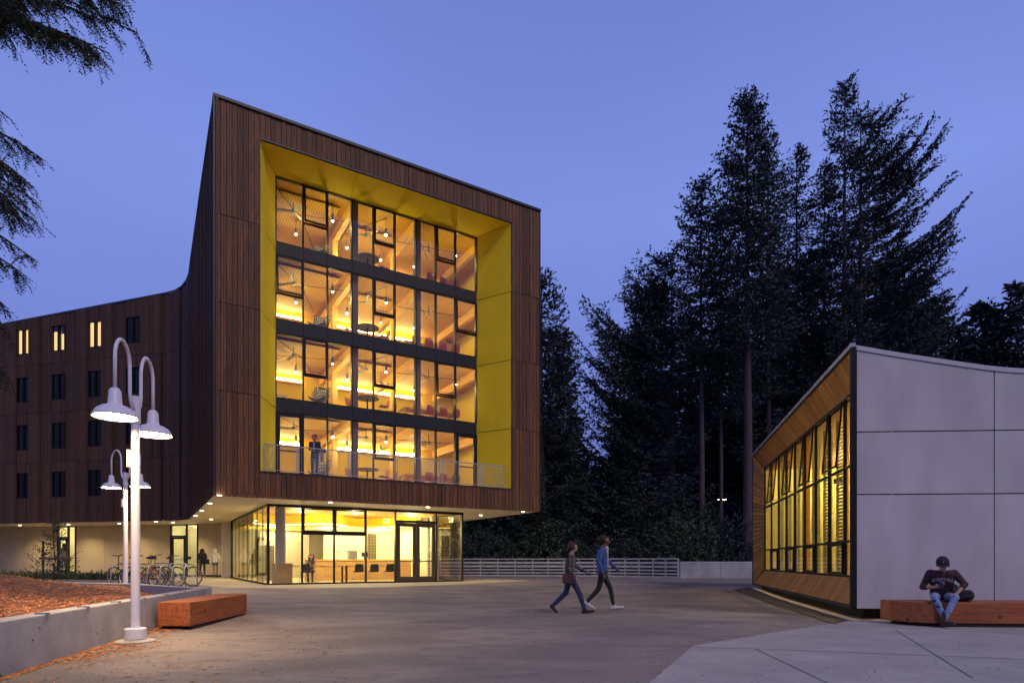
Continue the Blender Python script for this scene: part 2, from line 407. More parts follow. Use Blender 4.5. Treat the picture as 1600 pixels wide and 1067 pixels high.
# close the gap to the walls with a skirt
for v in list(bed.verts):
    if not v.link_faces: bed.verts.remove(v)
me = bpy.data.meshes.new('mulch_bed')
ext = bmesh.ops.extrude_edge_only(bed, edges=[e for e in bed.edges if len(e.link_faces) == 1])
for v in [q for q in ext['geom'] if isinstance(q, bmesh.types.BMVert)]:
    p = Vector((v.co.x, v.co.y))
    best = None
    for a, b_ in ((E0,E1),(E1,E2),(E2,E3)):
        t = max(0, min(1, (p-a).dot(b_-a)/(b_-a).length_squared)); q = a+(b_-a)*t
        if best is None or (q-p).length < (best-p).length: best = q
    if (best-p).length < .8: v.co.x, v.co.y = best; v.co.z -= .01
for f in bed.faces: f.smooth = True
bmesh.ops.recalc_face_normals(bed, faces=bed.faces[:])
bed.to_mesh(me); bed.free(); me.materials.append(M['mulch'])
tag(link('mulch_bed', me), kind='structure')
# loose chips
def chips(name, n, fn, m, s0=.02, s1=.07, w=.25, lift=.02, tilt=.5):
    vs = []; fs = []
    k = 0
    while k < n:
        p = fn()
        if p is None: continue
        x, y, z = p; a = random.uniform(0, PI); l = random.uniform(s0, s1); ww = l*random.uniform(w*.5, w*1.5)
        t = random.uniform(-tilt, tilt)*l
        dx, dy = math.cos(a)*l, math.sin(a)*l; ex, ey = -math.sin(a)*ww, math.cos(a)*ww
        z += random.uniform(.003, lift)
        b = len(vs); vs += [(x-dx,y-dy,z-t*.5),(x+ex,y+ey,z+.004),(x+dx,y+dy,z+abs(t)),(x-ex,y-ey,z)]; fs.append((b,b+1,b+2,b+3)); k += 1
    me = bpy.data.meshes.new(name); me.from_pydata(vs, [], fs); me.materials.append(m)
    return tag(link(name, me), kind='stuff')
def bedpt():
    r = random.random()**1.6
    y = 2.2+r*19; x = -4.3-random.random()**1.3*16
    if not inside_bed(x, y): return None
    return x, y, bedz(x, y)-.005
tag(chips('mulch_chips', 34000, bedpt, M['chip'], .02, .085, .22, .035, .7), 'loose reddish redwood bark chips covering the raised planting bed', 'mulch')
def litter():
    t = random.random(); d = abs(random.gauss(0, .32)) if random.random() < .6 else random.random()**2*3.4
    p = E0+(E1-E0)*t; n = Vector(((E1-E0).y, -(E1-E0).x)).normalized()
    q = p+n*(d+.02)
    cl = math.sin(q.x*2.3+1)*math.sin(q.y*1.7)+math.sin(q.x*6.1)*math.sin(q.y*5.3+2)*.6
    if random.random() > .35+.5*cl and d > .12: return None
    if q.y < 3.5: return None
    return q.x, q.y, zg(q.x, q.y)
tag(chips('leaf_litter', 6500, litter, M['chip'], .012, .05, .18, .012, .25), 'orange brown leaf litter blown against the concrete bed wall', 'leaf litter')
def scatter():
    y = 4+random.random()**1.5*14; x = random.uniform(-.5*y, .8*y)
    return x, y, zg(x, y)
tag(chips('scattered_needles', 1500, scatter, mat('dry_needles', (.16,.07,.035), .9, island=.6, var=.1), .006, .028, .2, .010, .2), 'dry redwood needles and twigs scattered on the dark paving', 'leaf litter')

# concrete bed walls
def wall_run(pts, th, z0, z1, side, ends=True):
    mb = MB()
    for a, b_ in zip(pts[:-1], pts[1:]):
        d = (b_-a).normalized(); n = Vector((-d.y, d.x))*th*side
        poly = [a, b_, b_+n, a+n]
        if side < 0: poly = poly[::-1]
        mb.prism([(p.x, p.y) for p in poly], z0, z1)
    return mb
def holes_mat():
    m = mat('board_cast_concrete', (.40,.38,.37), .8, col2=(.27,.26,.26), var=.2, scale=1.6, bump=.15, bscale=25)
    nt = m.node_tree; N = nt.nodes; L = nt.links; b = N['Principled BSDF']
    src = b.inputs['Base Color'].links[0].from_socket
    tc = N.new('ShaderNodeTexCoord'); v = N.new('ShaderNodeTexVoronoi'); v.inputs['Scale'].default_value = 3.2; v.inputs['Randomness'].default_value = 1
    L.new(tc.outputs['Object'], v.inputs['Vector'])
    lt = N.new('ShaderNodeMath'); lt.operation = 'LESS_THAN'; lt.inputs[1].default_value = .055; L.new(v.outputs['Distance'], lt.inputs[0])
    mx = N.new('ShaderNodeMix'); mx.data_type = 'RGBA'; L.new(lt.outputs[0], mx.inputs[0]); L.new(src, mx.inputs[6]); mx.inputs[7].default_value = (.06,.055,.05,1)
    L.new(mx.outputs[2], b.inputs['Base Color']); return m
M['holes'] = holes_mat()
w1 = wall_run([E0, E1], .24, -.1, wt, 1).build('retaining_wall', M['holes']); bevel(w1, .015)
tag(w1, 'long low pitted concrete retaining wall running from the lower left corner past the lamp post', 'wall')
d1 = (E1-E0).normalized()
w2 = wall_run([E1+Vector((-.235,.03)), E2, E3], .22, -.1, wt-.01, 1).build('retaining_wall', M['conc']); bevel(w2, .015)
tag(w2, 'far concrete wall of the mulch bed in front of the bicycle rack', 'wall')
# small metal skate stops on the wall top
for t in (.33, .42, .5, .58, .66, .75, .84, .93):
    p = E0+(E1-E0)*t; c = MB(); c.box(-.03,.03,-.02,.10,-.004,.012).box(-.03,.03,-.032,-.02,-.03,.012)
    o = c.build('skate_stop', M['galv'], w1, loc=(p.x-.02, p.y, wt+.005), rot=(0, 0, math.atan2(d1.y, d1.x)))

# ------------------------------------------------------------ residence hall (local frame: x along the front, y into the building)
A = Vector((-10.25, 21.1)); ANG = math.atan2(.515, .857)
D = Vector((math.cos(ANG), math.sin(ANG))); NN = Vector((-math.sin(ANG), math.cos(ANG)))
def loc2(x, y):     # world -> local
    p = Vector((x, y))-A; return (p.dot(D), p.dot(NN))
def wor(t, n, z=0):
    p = A+D*t+NN*n; return (p.x, p.y, z)
hall = empty('residence_hall', (A.x, A.y, 0), ANG, 'tall timber clad hall with a yellow framed window bay over a glazed lobby', 'building')
def hb(mb, name, m, **k): return mb.build(name, m, hall, **k)
W = 13.43; SOF = 3.54; TOP = 17.3
OL, OR_ = 1.47, 11.93; OB, OT = 4.45, 16.25        # opening in the cladding
IL, IR = 2.28, 11.03; IN = 1.66; IT = 16.12         # window plane
JZ = [3.455, 7.12, 10.18, 13.22, 17.20]
# backing behind the boards
b = MB()
b.box(.02, OL-.02, .035, .30, SOF+.02, TOP-.02); b.box(OR_+.02, W-.02, .035, .30, SOF+.02, TOP-.02)
b.box(OL-.02, OR_+.02, .035, .30, SOF+.02, OB-.03); b.box(OL-.02, OR_+.02, .035, .30, OT+.03, TOP-.02)
hb(b, 'wall_backing', M['backing'])
# cladding boards, one object each
nb = 74; bw = W/nb
_bm = {}
def board(x, z0, z1):
    key = round(z1-z0, 3)
    dpt = random.choice((0, 0, .008, .016))
    if key not in _bm:
        q = MB(); w = bw-.016; q.box(0, w, 0, .028, 0, z1-z0); q.box(w*.47, w*.53, -.002, .0, .0, z1-z0)
        q = MB(); w = bw-.018
        q.box(0, w*.485, 0, .028, 0, z1-z0); q.box(w*.515, w, .002, .028, 0, z1-z0)
        _bm[key] = q.mesh('cladding_board', M['board'])
    link('cladding_board', _bm[key], hall, (x+.009, -dpt+.0, z0))
for i in range(nb):
    x = i*bw; c = x+bw/2
    if c < OL or c > OR_:
        for k in range(4): board(x, JZ[k]+.010, JZ[k+1]-.010)
    else:
        board(x, 3.467, OB-.06); board(x, OT+.07, 17.19)
# dark edge trims of the opening and corners, roof edge
t = MB()
t.box(OL-.03, OL, -.03, .06, OB-.06, OT+.06); t.box(OR_, OR_+.04, -.03, .06, OB-.06, OT+.06)
t.box(OL, OR_, -.03, .06, OT+.01, OT+.06); t.box(OL, OR_, -.03, .06, OB-.06, OB-.005)
hb(t, 'opening_trim', M['capmetal'])
t = MB(); t.box(-.05, .0, -.05, .05, SOF-.06, TOP-.1); t.box(W, W+.03, -.04, .05, SOF-.06, TOP-.1)
hb(t, 'corner_trim', M['capmetal'])
# yellow splayed reveal, panel by panel
def splay(a0, a1, b0, b1, name='reveal_panel'):
    # a0,a1 outer points; b0,b1 inner points
    q = MB(); q.quad(a0, a1, b1, b0); o = hb(q, name, M['yellow'])
    s = o.modifiers.new('thick', 'SOLIDIFY'); s.thickness = .02; s.offset = 0
    return o
rz = [OB, 7.12, 10.18, 13.22, OT]; ri = [OB, 7.12, 10.18, 13.22, IT]
g_ = .014
for k in range(4):
    za, zb = rz[k]+(g_ if k else 0), rz[k+1]-g_; ia, ib = ri[k]+(g_ if k else 0), ri[k+1]-g_
    splay((OL, .04, za), (OL, .04, zb), (IL, IN, ia), (IL, IN, ib))
    splay((OR_, .04, zb), (OR_, .04, za), (IR, IN, ib), (IR, IN, ia))
nx_ = 3
for k in range(nx_):
    u0, u1 = k/nx_, (k+1)/nx_
    splay((OL+(OR_-OL)*u0+g_/2, .04, OT), (OL+(OR_-OL)*u1-g_/2, .04, OT), (IL+(IR-IL)*u0+g_/2, IN, IT), (IL+(IR-IL)*u1-g_/2, IN, IT))
q = MB(); q.quad((OL+.02, .06, OB-.01), (OR_-.02, .06, OB-.01), (IR, IN, OB-.01), (IL, IN, OB-.01)); hb(q, 'balcony_floor', M['paving'])
q = MB()        # black joint backing
q.quad((OL-.02,.06,OB),(OL-.02,.06,OT),(IL-.02,IN+.02,IT),(IL-.02,IN+.02,OB)); q.quad((OR_+.02,.06,OT),(OR_+.02,.06,OB),(IR+.02,IN+.02,OB),(IR+.02,IN+.02,IT))
q.quad((OL,.06,OT+.02),(OR_,.06,OT+.02),(IR,IN+.02,IT+.02),(IL,IN+.02,IT+.02)); hb(q, 'reveal_backing', M['backing'])

# window wall: nine bays on four floors
FL = [4.48, 7.55, 10.59, 13.58]; HD = [7.02, 10.07, 13.09, 16.10]      # glass bottom / top on each floor
U = [0, 1.03, 1.98, 2.97, 3.89, 4.83, 5.78, 6.73, 7.69, IR-IL]
SASH = {3: (1, 4, 7), 2: (0, 4, 8), 1: (1, 4, 7), 0: (4,)}
mw = .045
def frame_mb(x0, x1, z0, z1, w, y0, y1):
    q = MB(); q.box(x0, x0+w, y0, y1, z0, z1); q.box(x1-w, x1, y0, y1, z0, z1)
    q.box(x0+w, x1-w, y0, y1, z0, z0+w); q.box(x0+w, x1-w, y0, y1, z1-w, z1); return q
for f in range(4):
    z0, z1 = FL[f], HD[f]
    for i, u in enumerate(U):
        x = IL+u; q = MB(); q.box(x-mw/2, x+mw/2, IN-.06, IN+.12, z0, z1); hb(q, 'mullion', M['bronze'])
    for i in range(9):
        x0, x1 = IL+U[i]+mw/2, IL+U[i+1]-mw/2
        if f < 3:
            q = MB(); q.box(x0-.016, x1+.016, IN-.05, IN+.06, z1+.01, FL[f+1]-.01); hb(q, 'spandrel_panel', M['spandrel'])
        q = MB(); q.box(x0, x1, IN-.03, IN+.08, z1-.035, z1); hb(q, 'transom', M['bronze'])
        q = MB(); q.box(x0, x1, IN-.03, IN+.08, z0, z0+.03); hb(q, 'sill', M['bronze'])
        zlo = z0+.03
        if i in SASH[f]:
            zs = z0+(z1-z0)*.42
            q = MB(); q.box(x0, x1, IN-.03, IN+.08, zs-.05, zs); hb(q, 'transom', M['bronze'])
            open_ = {(3,1): 2.5, (3,7): 3, (2,0): 2.5, (2,8): 2, (1,7): 3}.get((f, i), 0)
            hz = z1-.04
            q = frame_mb(x0+.01, x1-.01, -(hz-zs)+.0, 0, .055, -.03, .03)
            s = q.build('window_sash', M['bronze'], hall, loc=(0, IN-.03, hz), rot=(-R(open_), 0, 0))
            q = MB(); q.quad((x0+.065, 0, -(hz-zs)+.055), (x1-.065, 0, -(hz-zs)+.055), (x1-.065, 0, -.055), (x0+.065, 0, -.055)); q.build('pane', M['glass'], s)
            q = MB()
            q.tube([(x0+.07, IN+.10, zs+.18), (x1-.05, IN+.10, zs+.18)], .011, 6)
            for xx in (x0+.1, (x0+x1)/2, x1-.1): q.tube([(xx, IN+.10, zs+.0), (xx, IN+.10, zs+.18)], .009, 5)
            hb(q, 'window_guard', M['metal'])
            q = MB(); q.quad((x0, IN+.02, zlo), (x1, IN+.02, zlo), (x1, IN+.02, zs-.05), (x0, IN+.02, zs-.05)); hb(q, 'pane', M['glass'])
        elif f == 0 and i in (0, 8):       # balcony doors
            s = frame_mb(x0+.0, x1-.0, z0+.03, z1-.04, .13, IN-.05, IN+.03).build('balcony_door', M['bronze'], hall)
            q = MB(); q.quad((x0+.13, IN, z0+.16), (x1-.13, IN, z0+.16), (x1-.13, IN, z1-.17), (x0+.13, IN, z1-.17)); q.build('pane', M['glass'], s)
            q = MB(); q.box(x0+.13, x1-.13, IN-.05, IN-.02, z0+1.0, z0+1.06); q.build('push_bar', M['bronze'], s)
        else:
            q = MB(); q.quad((x0, IN+.02, zlo), (x1, IN+.02, zlo), (x1, IN+.02, z1-.03), (x0, IN+.02, z1-.03)); hb(q, 'pane', M['glass'])

# rooms behind it
RB = 7.66; RX0, RX1 = .8, 12.7
for f in range(4):
    zf = FL[f]-.04; zc = zf+2.80
    zs = (FL[f+1]-.04) if f < 3 else TOP-.4
    q = MB(); q.box(RX0, RX1, IN+.13, RB, zf-.06, zf-.0); hb(q, 'room_floor', M['floor'])
    q = MB(); q.box(RX0, RX1, IN+.13, RB, zc, zc+.05); hb(q, 'room_ceiling', M['ceil'])
    q = MB(); q.box(RX0, RX1, RB, RB+.1, zf, zc); hb(q, 'room_wall', M['inwall'])
    q = MB(); q.box(RX0-.1, RX0, IN+.13, RB, zf, zc); hb(q, 'room_wall', M['inwall'])
    q = MB(); q.box(RX1, RX1+.1, IN+.13, RB, zf, zc); hb(q, 'room_wall', M['inwall'])
    # bright doorway recess at the right
    q = MB(); q.box(10.9, 12.3, RB-.03, RB-.01, zf, zf+2.3); hb(q, 'corridor_wall', M['cream'])
    q = MB(); q.box(5.0, 6.0, RB-.05, RB-.01, zf, zf+2.1); o = hb(q, 'room_door', mat('ochre_door', (.62,.42,.10), .6) if f == 0 else bpy.data.materials['ochre_door'])
    q = MB(); q.box(5.3, 5.75, RB-.10, RB-.06, zf+2.15, zf+2.32); hb(q, 'exit_sign_box', M['metal'])
    # glulam beams, concrete columns at the glass, perforated ceiling
    for x in (IL+2.97+.22, IL+5.78+.22, IL-.5, IR+.5):
        q = MB(); q.box(x-.11, x+.11, IN+.5, RB, zc-.38, zc); hb(q, 'beam', M['beam'])
    for x in (IL+2.97+.22, IL+5.78+.22):
        q = MB(); q.box(x-.12, x+.12, IN+.24, IN+.48, zf, zc); hb(q, 'column', M['column_dark'])
        q = MB(); q.box(x-.11, x+.11, RB-2.6, RB-2.38, zf, zc-.38); hb(q, 'column', M['beam'])
    for (x0, x1, y0, y1) in ((RX0+.2, IL+2.8, IN+1.1, RB-.3), (IL+3.5, IL+5.5, IN+2.2, RB-.3)):
        q = MB(); q.box(x0, x1, y0, y1, zc-.12, zc-.08); hb(q, 'perforated_panel', M['perf'])
    # cove light with its shelf, broken where the photograph shows gaps
    for (x0, x1) in ((RX0+.1, 4.5), (6.2, 10.7)):
        q = MB(); q.box(x0, x1, RB-.22, RB-.20, zf+2.30, zf+2.38); q.box(x0, x1, RB-.22, RB, zf+2.28, zf+2.30); hb(q, 'cove_shelf', M['beam'])
        if f == 3: 
            q = MB(); q.box(x0, x1, RB-.16, RB-.12, zf+2.31, zf+2.34); hb(q, 'cove_light', M['cove'])
        else:
            q = MB(); q.box(x0, x1, RB-.05, RB-.02, zf+2.38, zf+2.52); hb(q, 'cove_light', M['cove'])
    # conduits
    q = MB()
    q.tube([(IL-.1, IN+.5, zc-.14), (IL+1.6, IN+2.8, zc-.2), (IL+2.6, IN+5, zc-.2)], .015, 5)
    q.tube([(IL+.0, IN+2.2, zc-.45), (IL+3.0, IN+1.4, zc-.45)], .011, 5)
    q.tube([(IL+5.9, IN+.6, zc-.16), (IL+7.6, IN+3.0, zc-.2)], .015, 5)
    q.tube([(IL+5.6, IN+1.8, zc-.45), (IL+8.6, IN+1.3, zc-.45)], .013, 5)
    q.tube([(IL+3.6, IN+2.6, zc-.2), (IL+4.7, IN+.8, zc-.14)], .015, 5)
    hb(q, 'conduit', M['metal'])
# big enclosing body: back, side walls, roof
q = MB()
q.box(W-.30, W-.02, .32, 26, SOF+.02, TOP-.2); q.box(.05, .3, .32, 14.8, SOF+.02, 16.2); q.box(.3, W-.3, RB+.2, RB+.45, SOF, 16.5)
hb(q, 'wall_core', M['backing'])

# left face, concave turn and wing
C_ = Vector((-17.98, 33.96)); WD = Vector((-.972, .2345)); LD = (C_-A).normalized()
def qb(a, c, b, t): return a*(1-t)**2+c*2*t*(1-t)+b*t*t
fs_ = C_-LD*1.5; fe_ = C_+WD*1.5
path = [A, A+LD*4, A+LD*8]+[qb(fs_, C_, fe_, k/8) for k in range(9)]+[C_+WD*w for w in (8, 14, 20, 30)]
cum = [0]
for a_, b_ in zip(path[:-1], path[1:]): cum.append(cum[-1]+(b_-a_).length)
def roofz(s):
    if s < 12.2: return TOP-.35*(s/12.2)**1.4
    if s < 16: return TOP-.35-.67*sstep(12.2, 16, s)
    return TOP-1.02-.056*(s-16)
def at(s):
    for i in range(len(path)-1):
        if s <= cum[i+1] or i == len(path)-2:
            d = (path[i+1]-path[i]).normalized(); return path[i]+d*(s-cum[i]), d
# dark backing wall and metal cap along the path
q = MB(); cp = MB()
for s0 in np.arange(0, cum[-1]-.6, .6):
    p, d = at(s0); p2, d2 = at(s0+.6); n = Vector((d.y, -d.x))      # pointing inward (right of travel)
    z0, z1 = roofz(s0), roofz(s0+.6)
    a0, a1 = loc2(*(p+n*.16)), loc2(*(p2+n*.16))
    q.quad((*a0, SOF+.0), (*a1, SOF+.0), (*a1, z1-.02), (*a0, z0-.02))
    o0, o1 = loc2(*(p-n*.05)), loc2(*(p2-n*.05)); i0, i1 = loc2(*(p+n*.4)), loc2(*(p2+n*.4))
    cp.add([(*o0,z0-.10),(*o1,z1-.10),(*o1,z1),(*o0,z0),(*i1,z1),(*i0,z0)], [(0,1,2,3),(3,2,4,5)])
hb(q, 'wall', M['backing']); hb(cp, 'roof_edge', M['capmetal'])
cp = MB(); cp.box(-.06, W+.05, -.07, .3, TOP-.10, TOP); hb(cp, 'roof_edge', M['capmetal'])
r_ = [(0,.2),(W,.2),(W,26)]+[loc2(*p) for p in path[::-1]]
ro = MB()
for s0 in np.arange(0, cum[-1]-.6, .6):
    p, d = at(s0); p2, d2 = at(s0+.6); n = Vector((d.y, -d.x)); n2 = Vector((d2.y, -d2.x)); wd = 12.6 if s0 < 11.5 else 9
    ro.add([(*loc2(*(p+n*.2)), roofz(s0)-.12), (*loc2(*(p2+n2*.2)), roofz(s0+.6)-.12), (*loc2(*(p2+n2*wd)), roofz(s0+.6)-.3), (*loc2(*(p+n*wd)), roofz(s0)-.3)], [(0,1,2,3)])
hb(ro, 'roof', M['capmetal'])
# fins on the left face
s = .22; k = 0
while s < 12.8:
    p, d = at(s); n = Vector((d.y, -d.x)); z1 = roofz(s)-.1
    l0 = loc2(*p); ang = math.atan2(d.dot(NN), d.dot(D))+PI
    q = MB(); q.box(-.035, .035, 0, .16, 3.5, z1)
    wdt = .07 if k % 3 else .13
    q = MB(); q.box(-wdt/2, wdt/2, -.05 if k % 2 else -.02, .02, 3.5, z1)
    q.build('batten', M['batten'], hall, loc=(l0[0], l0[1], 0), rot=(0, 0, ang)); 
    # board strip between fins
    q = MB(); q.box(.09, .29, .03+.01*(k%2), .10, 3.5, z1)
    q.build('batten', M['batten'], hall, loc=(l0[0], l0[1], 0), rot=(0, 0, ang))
    s += .36; k += 1
# wing cladding bands: s measured along the path; windows centred on w
wc = [3.68+2.65*k for k in range(6)]          # distances from C_
sC = cum[7]                                     # path length at middle of the turn
def w2s(w): return cum[11]+(w-1.5)
bands = []                                      # (s0, s1, window?)
s = 12.9
e0 = w2s(wc[0])-.48
n0 = int(round((e0-s)/.7)); 
for i in range(n0): bands.append((s+(e0-s)*i/n0, s+(e0-s)*(i+1)/n0, False))
for k, w in enumerate(wc):
    a0 = w2s(w)-.48; a1 = w2s(w)+.48; bands.append((a0, a1, True)); nx0 = w2s(w+2.65)-.48
    bands.append((a1, (a1+nx0)/2, False)); bands.append(((a1+nx0)/2, nx0, False))
WZ = [5.75, 8.62, 11.48, 14.35]; wh = .76
_jz = [3.48, 7.05, 10.0, 12.9]
for bi, (s0, s1, win) in enumerate(bands):
    p0, d0 = at((s0+s1)/2); ln = s1-s0; l0 = loc2(*p0); ang = math.atan2(d0.dot(NN), d0.dot(D))+PI; ztop = roofz((s0+s1)/2)-.1
    prd = (.0, .06, .02, .09)[bi % 4]
    if win: prd = .03
    segs = []
    js = _jz+[ztop]
    for a_, b_ in zip(js[:-1], js[1:]):
        if not win: segs.append((a_+.008, b_-.008))
        else:
            zc_ = [z for z in WZ if a_ < z < b_]
            lo = a_+.008
            for z in zc_:
                if z-wh > lo: segs.append((lo, z-wh))
                lo = z+wh
            if lo < b_: segs.append((lo, b_-.008))
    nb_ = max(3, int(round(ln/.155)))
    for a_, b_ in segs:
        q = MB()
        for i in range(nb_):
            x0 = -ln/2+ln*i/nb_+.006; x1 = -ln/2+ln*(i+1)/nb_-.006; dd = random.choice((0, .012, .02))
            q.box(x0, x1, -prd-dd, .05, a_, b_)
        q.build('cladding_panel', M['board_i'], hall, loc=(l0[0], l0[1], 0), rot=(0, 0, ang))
lit = {0: emis('glowing_curtain', (1,.62,.25), 1.35)}  # curtains emit light themselves, standing in for lit rooms behind
curt = mat('pale_curtain', (.6,.5,.4), .8)
for k, w in enumerate(wc):
    for r, z in enumerate(WZ):
        p0, d0 = at(w2s(w)); l0 = loc2(*p0); ang = math.atan2(d0.dot(NN), d0.dot(D))+PI
        fr = MB()
        for x0 in (-.47, .02):
            g2 = frame_mb(x0, x0+.45, -wh+.01, wh-.01, .035, -.05, .08); fr.add(g2.v, g2.f)
        fr.box(-.02, .02, -.07, .1, -wh+.01, wh-.01)
        if r == 0: pass
        o = fr.build('window', M['bronze'], hall, loc=(l0[0], l0[1], z), rot=(0, 0, ang))
        islit = r == 3 and k in (1, 2, 3)
        for x0 in (-.435, .055):
            q = MB(); q.quad((x0, .02, -wh+.045), (x0+.38, .02, -wh+.045), (x0+.38, .02, wh-.045), (x0, .02, wh-.045))
            q.build('pane', M['glass'] if islit else M['glass_dark'], o)
        if islit:
            q = MB(); sh = .0 if k != 2 else .30
            q.box(-.46, -.10, .10, .11, -wh+.03, wh-.03-sh); q.box(.06, .44, .12, .13, -wh+.03, wh-.03-sh*1.5)
            q.build('glowing_curtain', lit[0], o)
            q = MB(); q.box(-.10, .06, .14, .15, -wh, wh); q.build('curtain', curt, o)

# soffit under the overhang and wing
so = [(0.0,0.035),(W-.02,0.035),(W,16)]+[loc2(*p) for p in path[::-1]]
q = MB(); q.prism(so, SOF-.06, SOF); hb(q, 'soffit', M['soffit'])
def downlight(t, n, e=14, spot=True):
    q = MB(); q.lathe([(0,-.002),(.062,-.002),(.062,-.010),(.075,-.010),(.075,0)], seg=14, mi=0)
    o = q.build('downlight', [M['downlight']], hall, loc=(t, n, SOF-.061))
    ld = bpy.data.lights.new('downlight_lamp', 'SPOT'); ld.energy = e*1.7; ld.spot_size = R(140); ld.spot_blend = .8; ld.color = (1,.76,.42); ld.shadow_soft_size = .08
    l = bpy.data.objects.new('downlight_lamp', ld); COL.objects.link(l); l.parent = o; l.location = (0,0,-.03)
def px2soffit(x, y):
    Y = (SOF-.06-HC)*F/(HZ-y); return loc2((x-800)/F*Y, Y)
for (x, y) in ((343,773.5),(328,786),(315.5,797.5),(305.5,805.5)): 
    t_, n_ = px2soffit(x, y); downlight(t_, n_, 75)
for t_ in (4.06, 8.1, 12.8): downlight(t_, .42, 55)
downlight(12.1, 3.2, 60)
for (x, y) in ((2.2,20.7),): downlight(-1.5, 17.2, 60); downlight(1.0,13.2,60)
for w in (2.2, 6.0, 9.8, 13.6):
    p = C_+WD*w+Vector((.2345,.972))*1.3; t_, n_ = loc2(*p); downlight(t_, n_, 210)

# ground floor wall under the wing
G0 = Vector(wor(2.12, 14.15)[:2])
gw = [G0, G0+Vector((-.75,1.45)), G0+Vector((-1.9,2.35)), Vector((-19.05,37.15))]
gdir = WD; g1 = gw[-1]
for w in (2.0, 5.0, 7.0, 9.2, 10.7, 13.5, 20): gw.append(g1+gdir*w)
def wall_panel(a_, b_, z0, z1, m, name='ground_floor_panel'):
    a2, b2 = loc2(*a_), loc2(*b_); d = Vector((b2[0]-a2[0], b2[1]-a2[1])); n = Vector((d.y, -d.x)).normalized()*.08
    dd = d.normalized()*.008
    q = MB(); q.add([(a2[0]+dd.x, a2[1]+dd.y, z0), (b2[0]-dd.x, b2[1]-dd.y, z0), (b2[0]-dd.x, b2[1]-dd.y, z1), (a2[0]+dd.x, a2[1]+dd.y, z1),
        (a2[0]+dd.x+n.x, a2[1]+dd.y+n.y, z0), (b2[0]-dd.x+n.x, b2[1]-dd.y+n.y, z0), (b2[0]-dd.x+n.x, b2[1]-dd.y+n.y, z1), (a2[0]+dd.x+n.x, a2[1]+dd.y+n.y, z1)],
        [(0,1,2,3),(7,6,5,4),(0,3,7,4),(1,5,6,2),(3,2,6,7)])
    return hb(q, name, m)
bk = MB()
for i in range(len(gw)-1):
    a_, b_ = gw[i], gw[i+1]
    mid = (a_+b_)/2; xp = 800+F*mid.x/mid.y
    if i in (3, 7):       # door units
        d = (b_-a_).normalized(); a2 = loc2(*b_); ang = math.atan2(d.dot(NN), d.dot(D))+PI
        L_ = (b_-a_).length; z0 = .30 if i == 3 else .5; km = L_*.58
        fr = frame_mb(0, L_, z0, SOF-.07, .07, -.05, .08)
        fr.box(km-.035, km+.035, -.05, .08, z0, SOF-.1); fr.box(0, km, -.04, .06, 2.72, 2.80)
        un = fr.build('entrance_frame', M['bronze'], hall, loc=(a2[0], a2[1], 0), rot=(0, 0, ang))
        frame_mb(.08, km-.045, z0+.02, 2.71, .14, -.04, .03).build('door_leaf', M['bronze'], un)
        q = MB(); q.box(.22, km-.18, -.08, -.05, z0+1.0, z0+1.05); q.tube([(km-.25,-.1,z0+.9),(km-.25,-.12,z0+1.2)], .015, 6); q.build('push_bar', M['galv'], un)
        q = MB(); q.quad((.07,0,z0+.07),(L_-.07,0,z0+.07),(L_-.07,0,SOF-.14),(.07,0,SOF-.14)); q.build('pane', M['glass'], un)
        inn = MB()
        inn.box(-.4, L_+.4, 1.8, 1.85, z0, SOF); inn.box(-.45, -.4, .1, 1.8, z0, SOF); inn.box(L_+.4, L_+.45, .1, 1.8, z0, SOF); inn.box(-.4, L_+.4, .1, 1.8, SOF-.12, SOF-.08); inn.box(-.4, L_+.4, .1, 1.8, z0-.05, z0)
        inn.build('vestibule', M['cream'], un)
        ld = bpy.data.lights.new('vestibule_lamp', 'POINT'); ld.energy = 40; ld.color = (1,.85,.5); ld.shadow_soft_size = .15
        l = bpy.data.objects.new('vestibule_lamp', ld); COL.objects.link(l); l.parent = un; l.location = (L_/2, .9, 2.9)
    else:
        wall_panel(a_, b_, -.1, SOF-.06, M['plaster'])
    a2 = loc2(*a_); b2 = loc2(*b_)
    if i not in (3, 7):
        d = Vector((b2[0]-a2[0], b2[1]-a2[1])).normalized(); n = Vector((-d.y, d.x))*.02
        bk.quad((a2[0]+n.x,a2[1]+n.y,0),(b2[0]+n.x,b2[1]+n.y,0),(b2[0]+n.x,b2[1]+n.y,.40),(a2[0]+n.x,a2[1]+n.y,.40))
    c0, c1 = loc2(*(a_+Vector((.2345,.972))*.12)), loc2(*(b_+Vector((.2345,.972))*.12))
    if i not in (3, 7): bk.quad((*c0,0),(*c1,0),(*c1,SOF),(*c0,SOF))
hb(bk, 'wall_base', M['backing'])

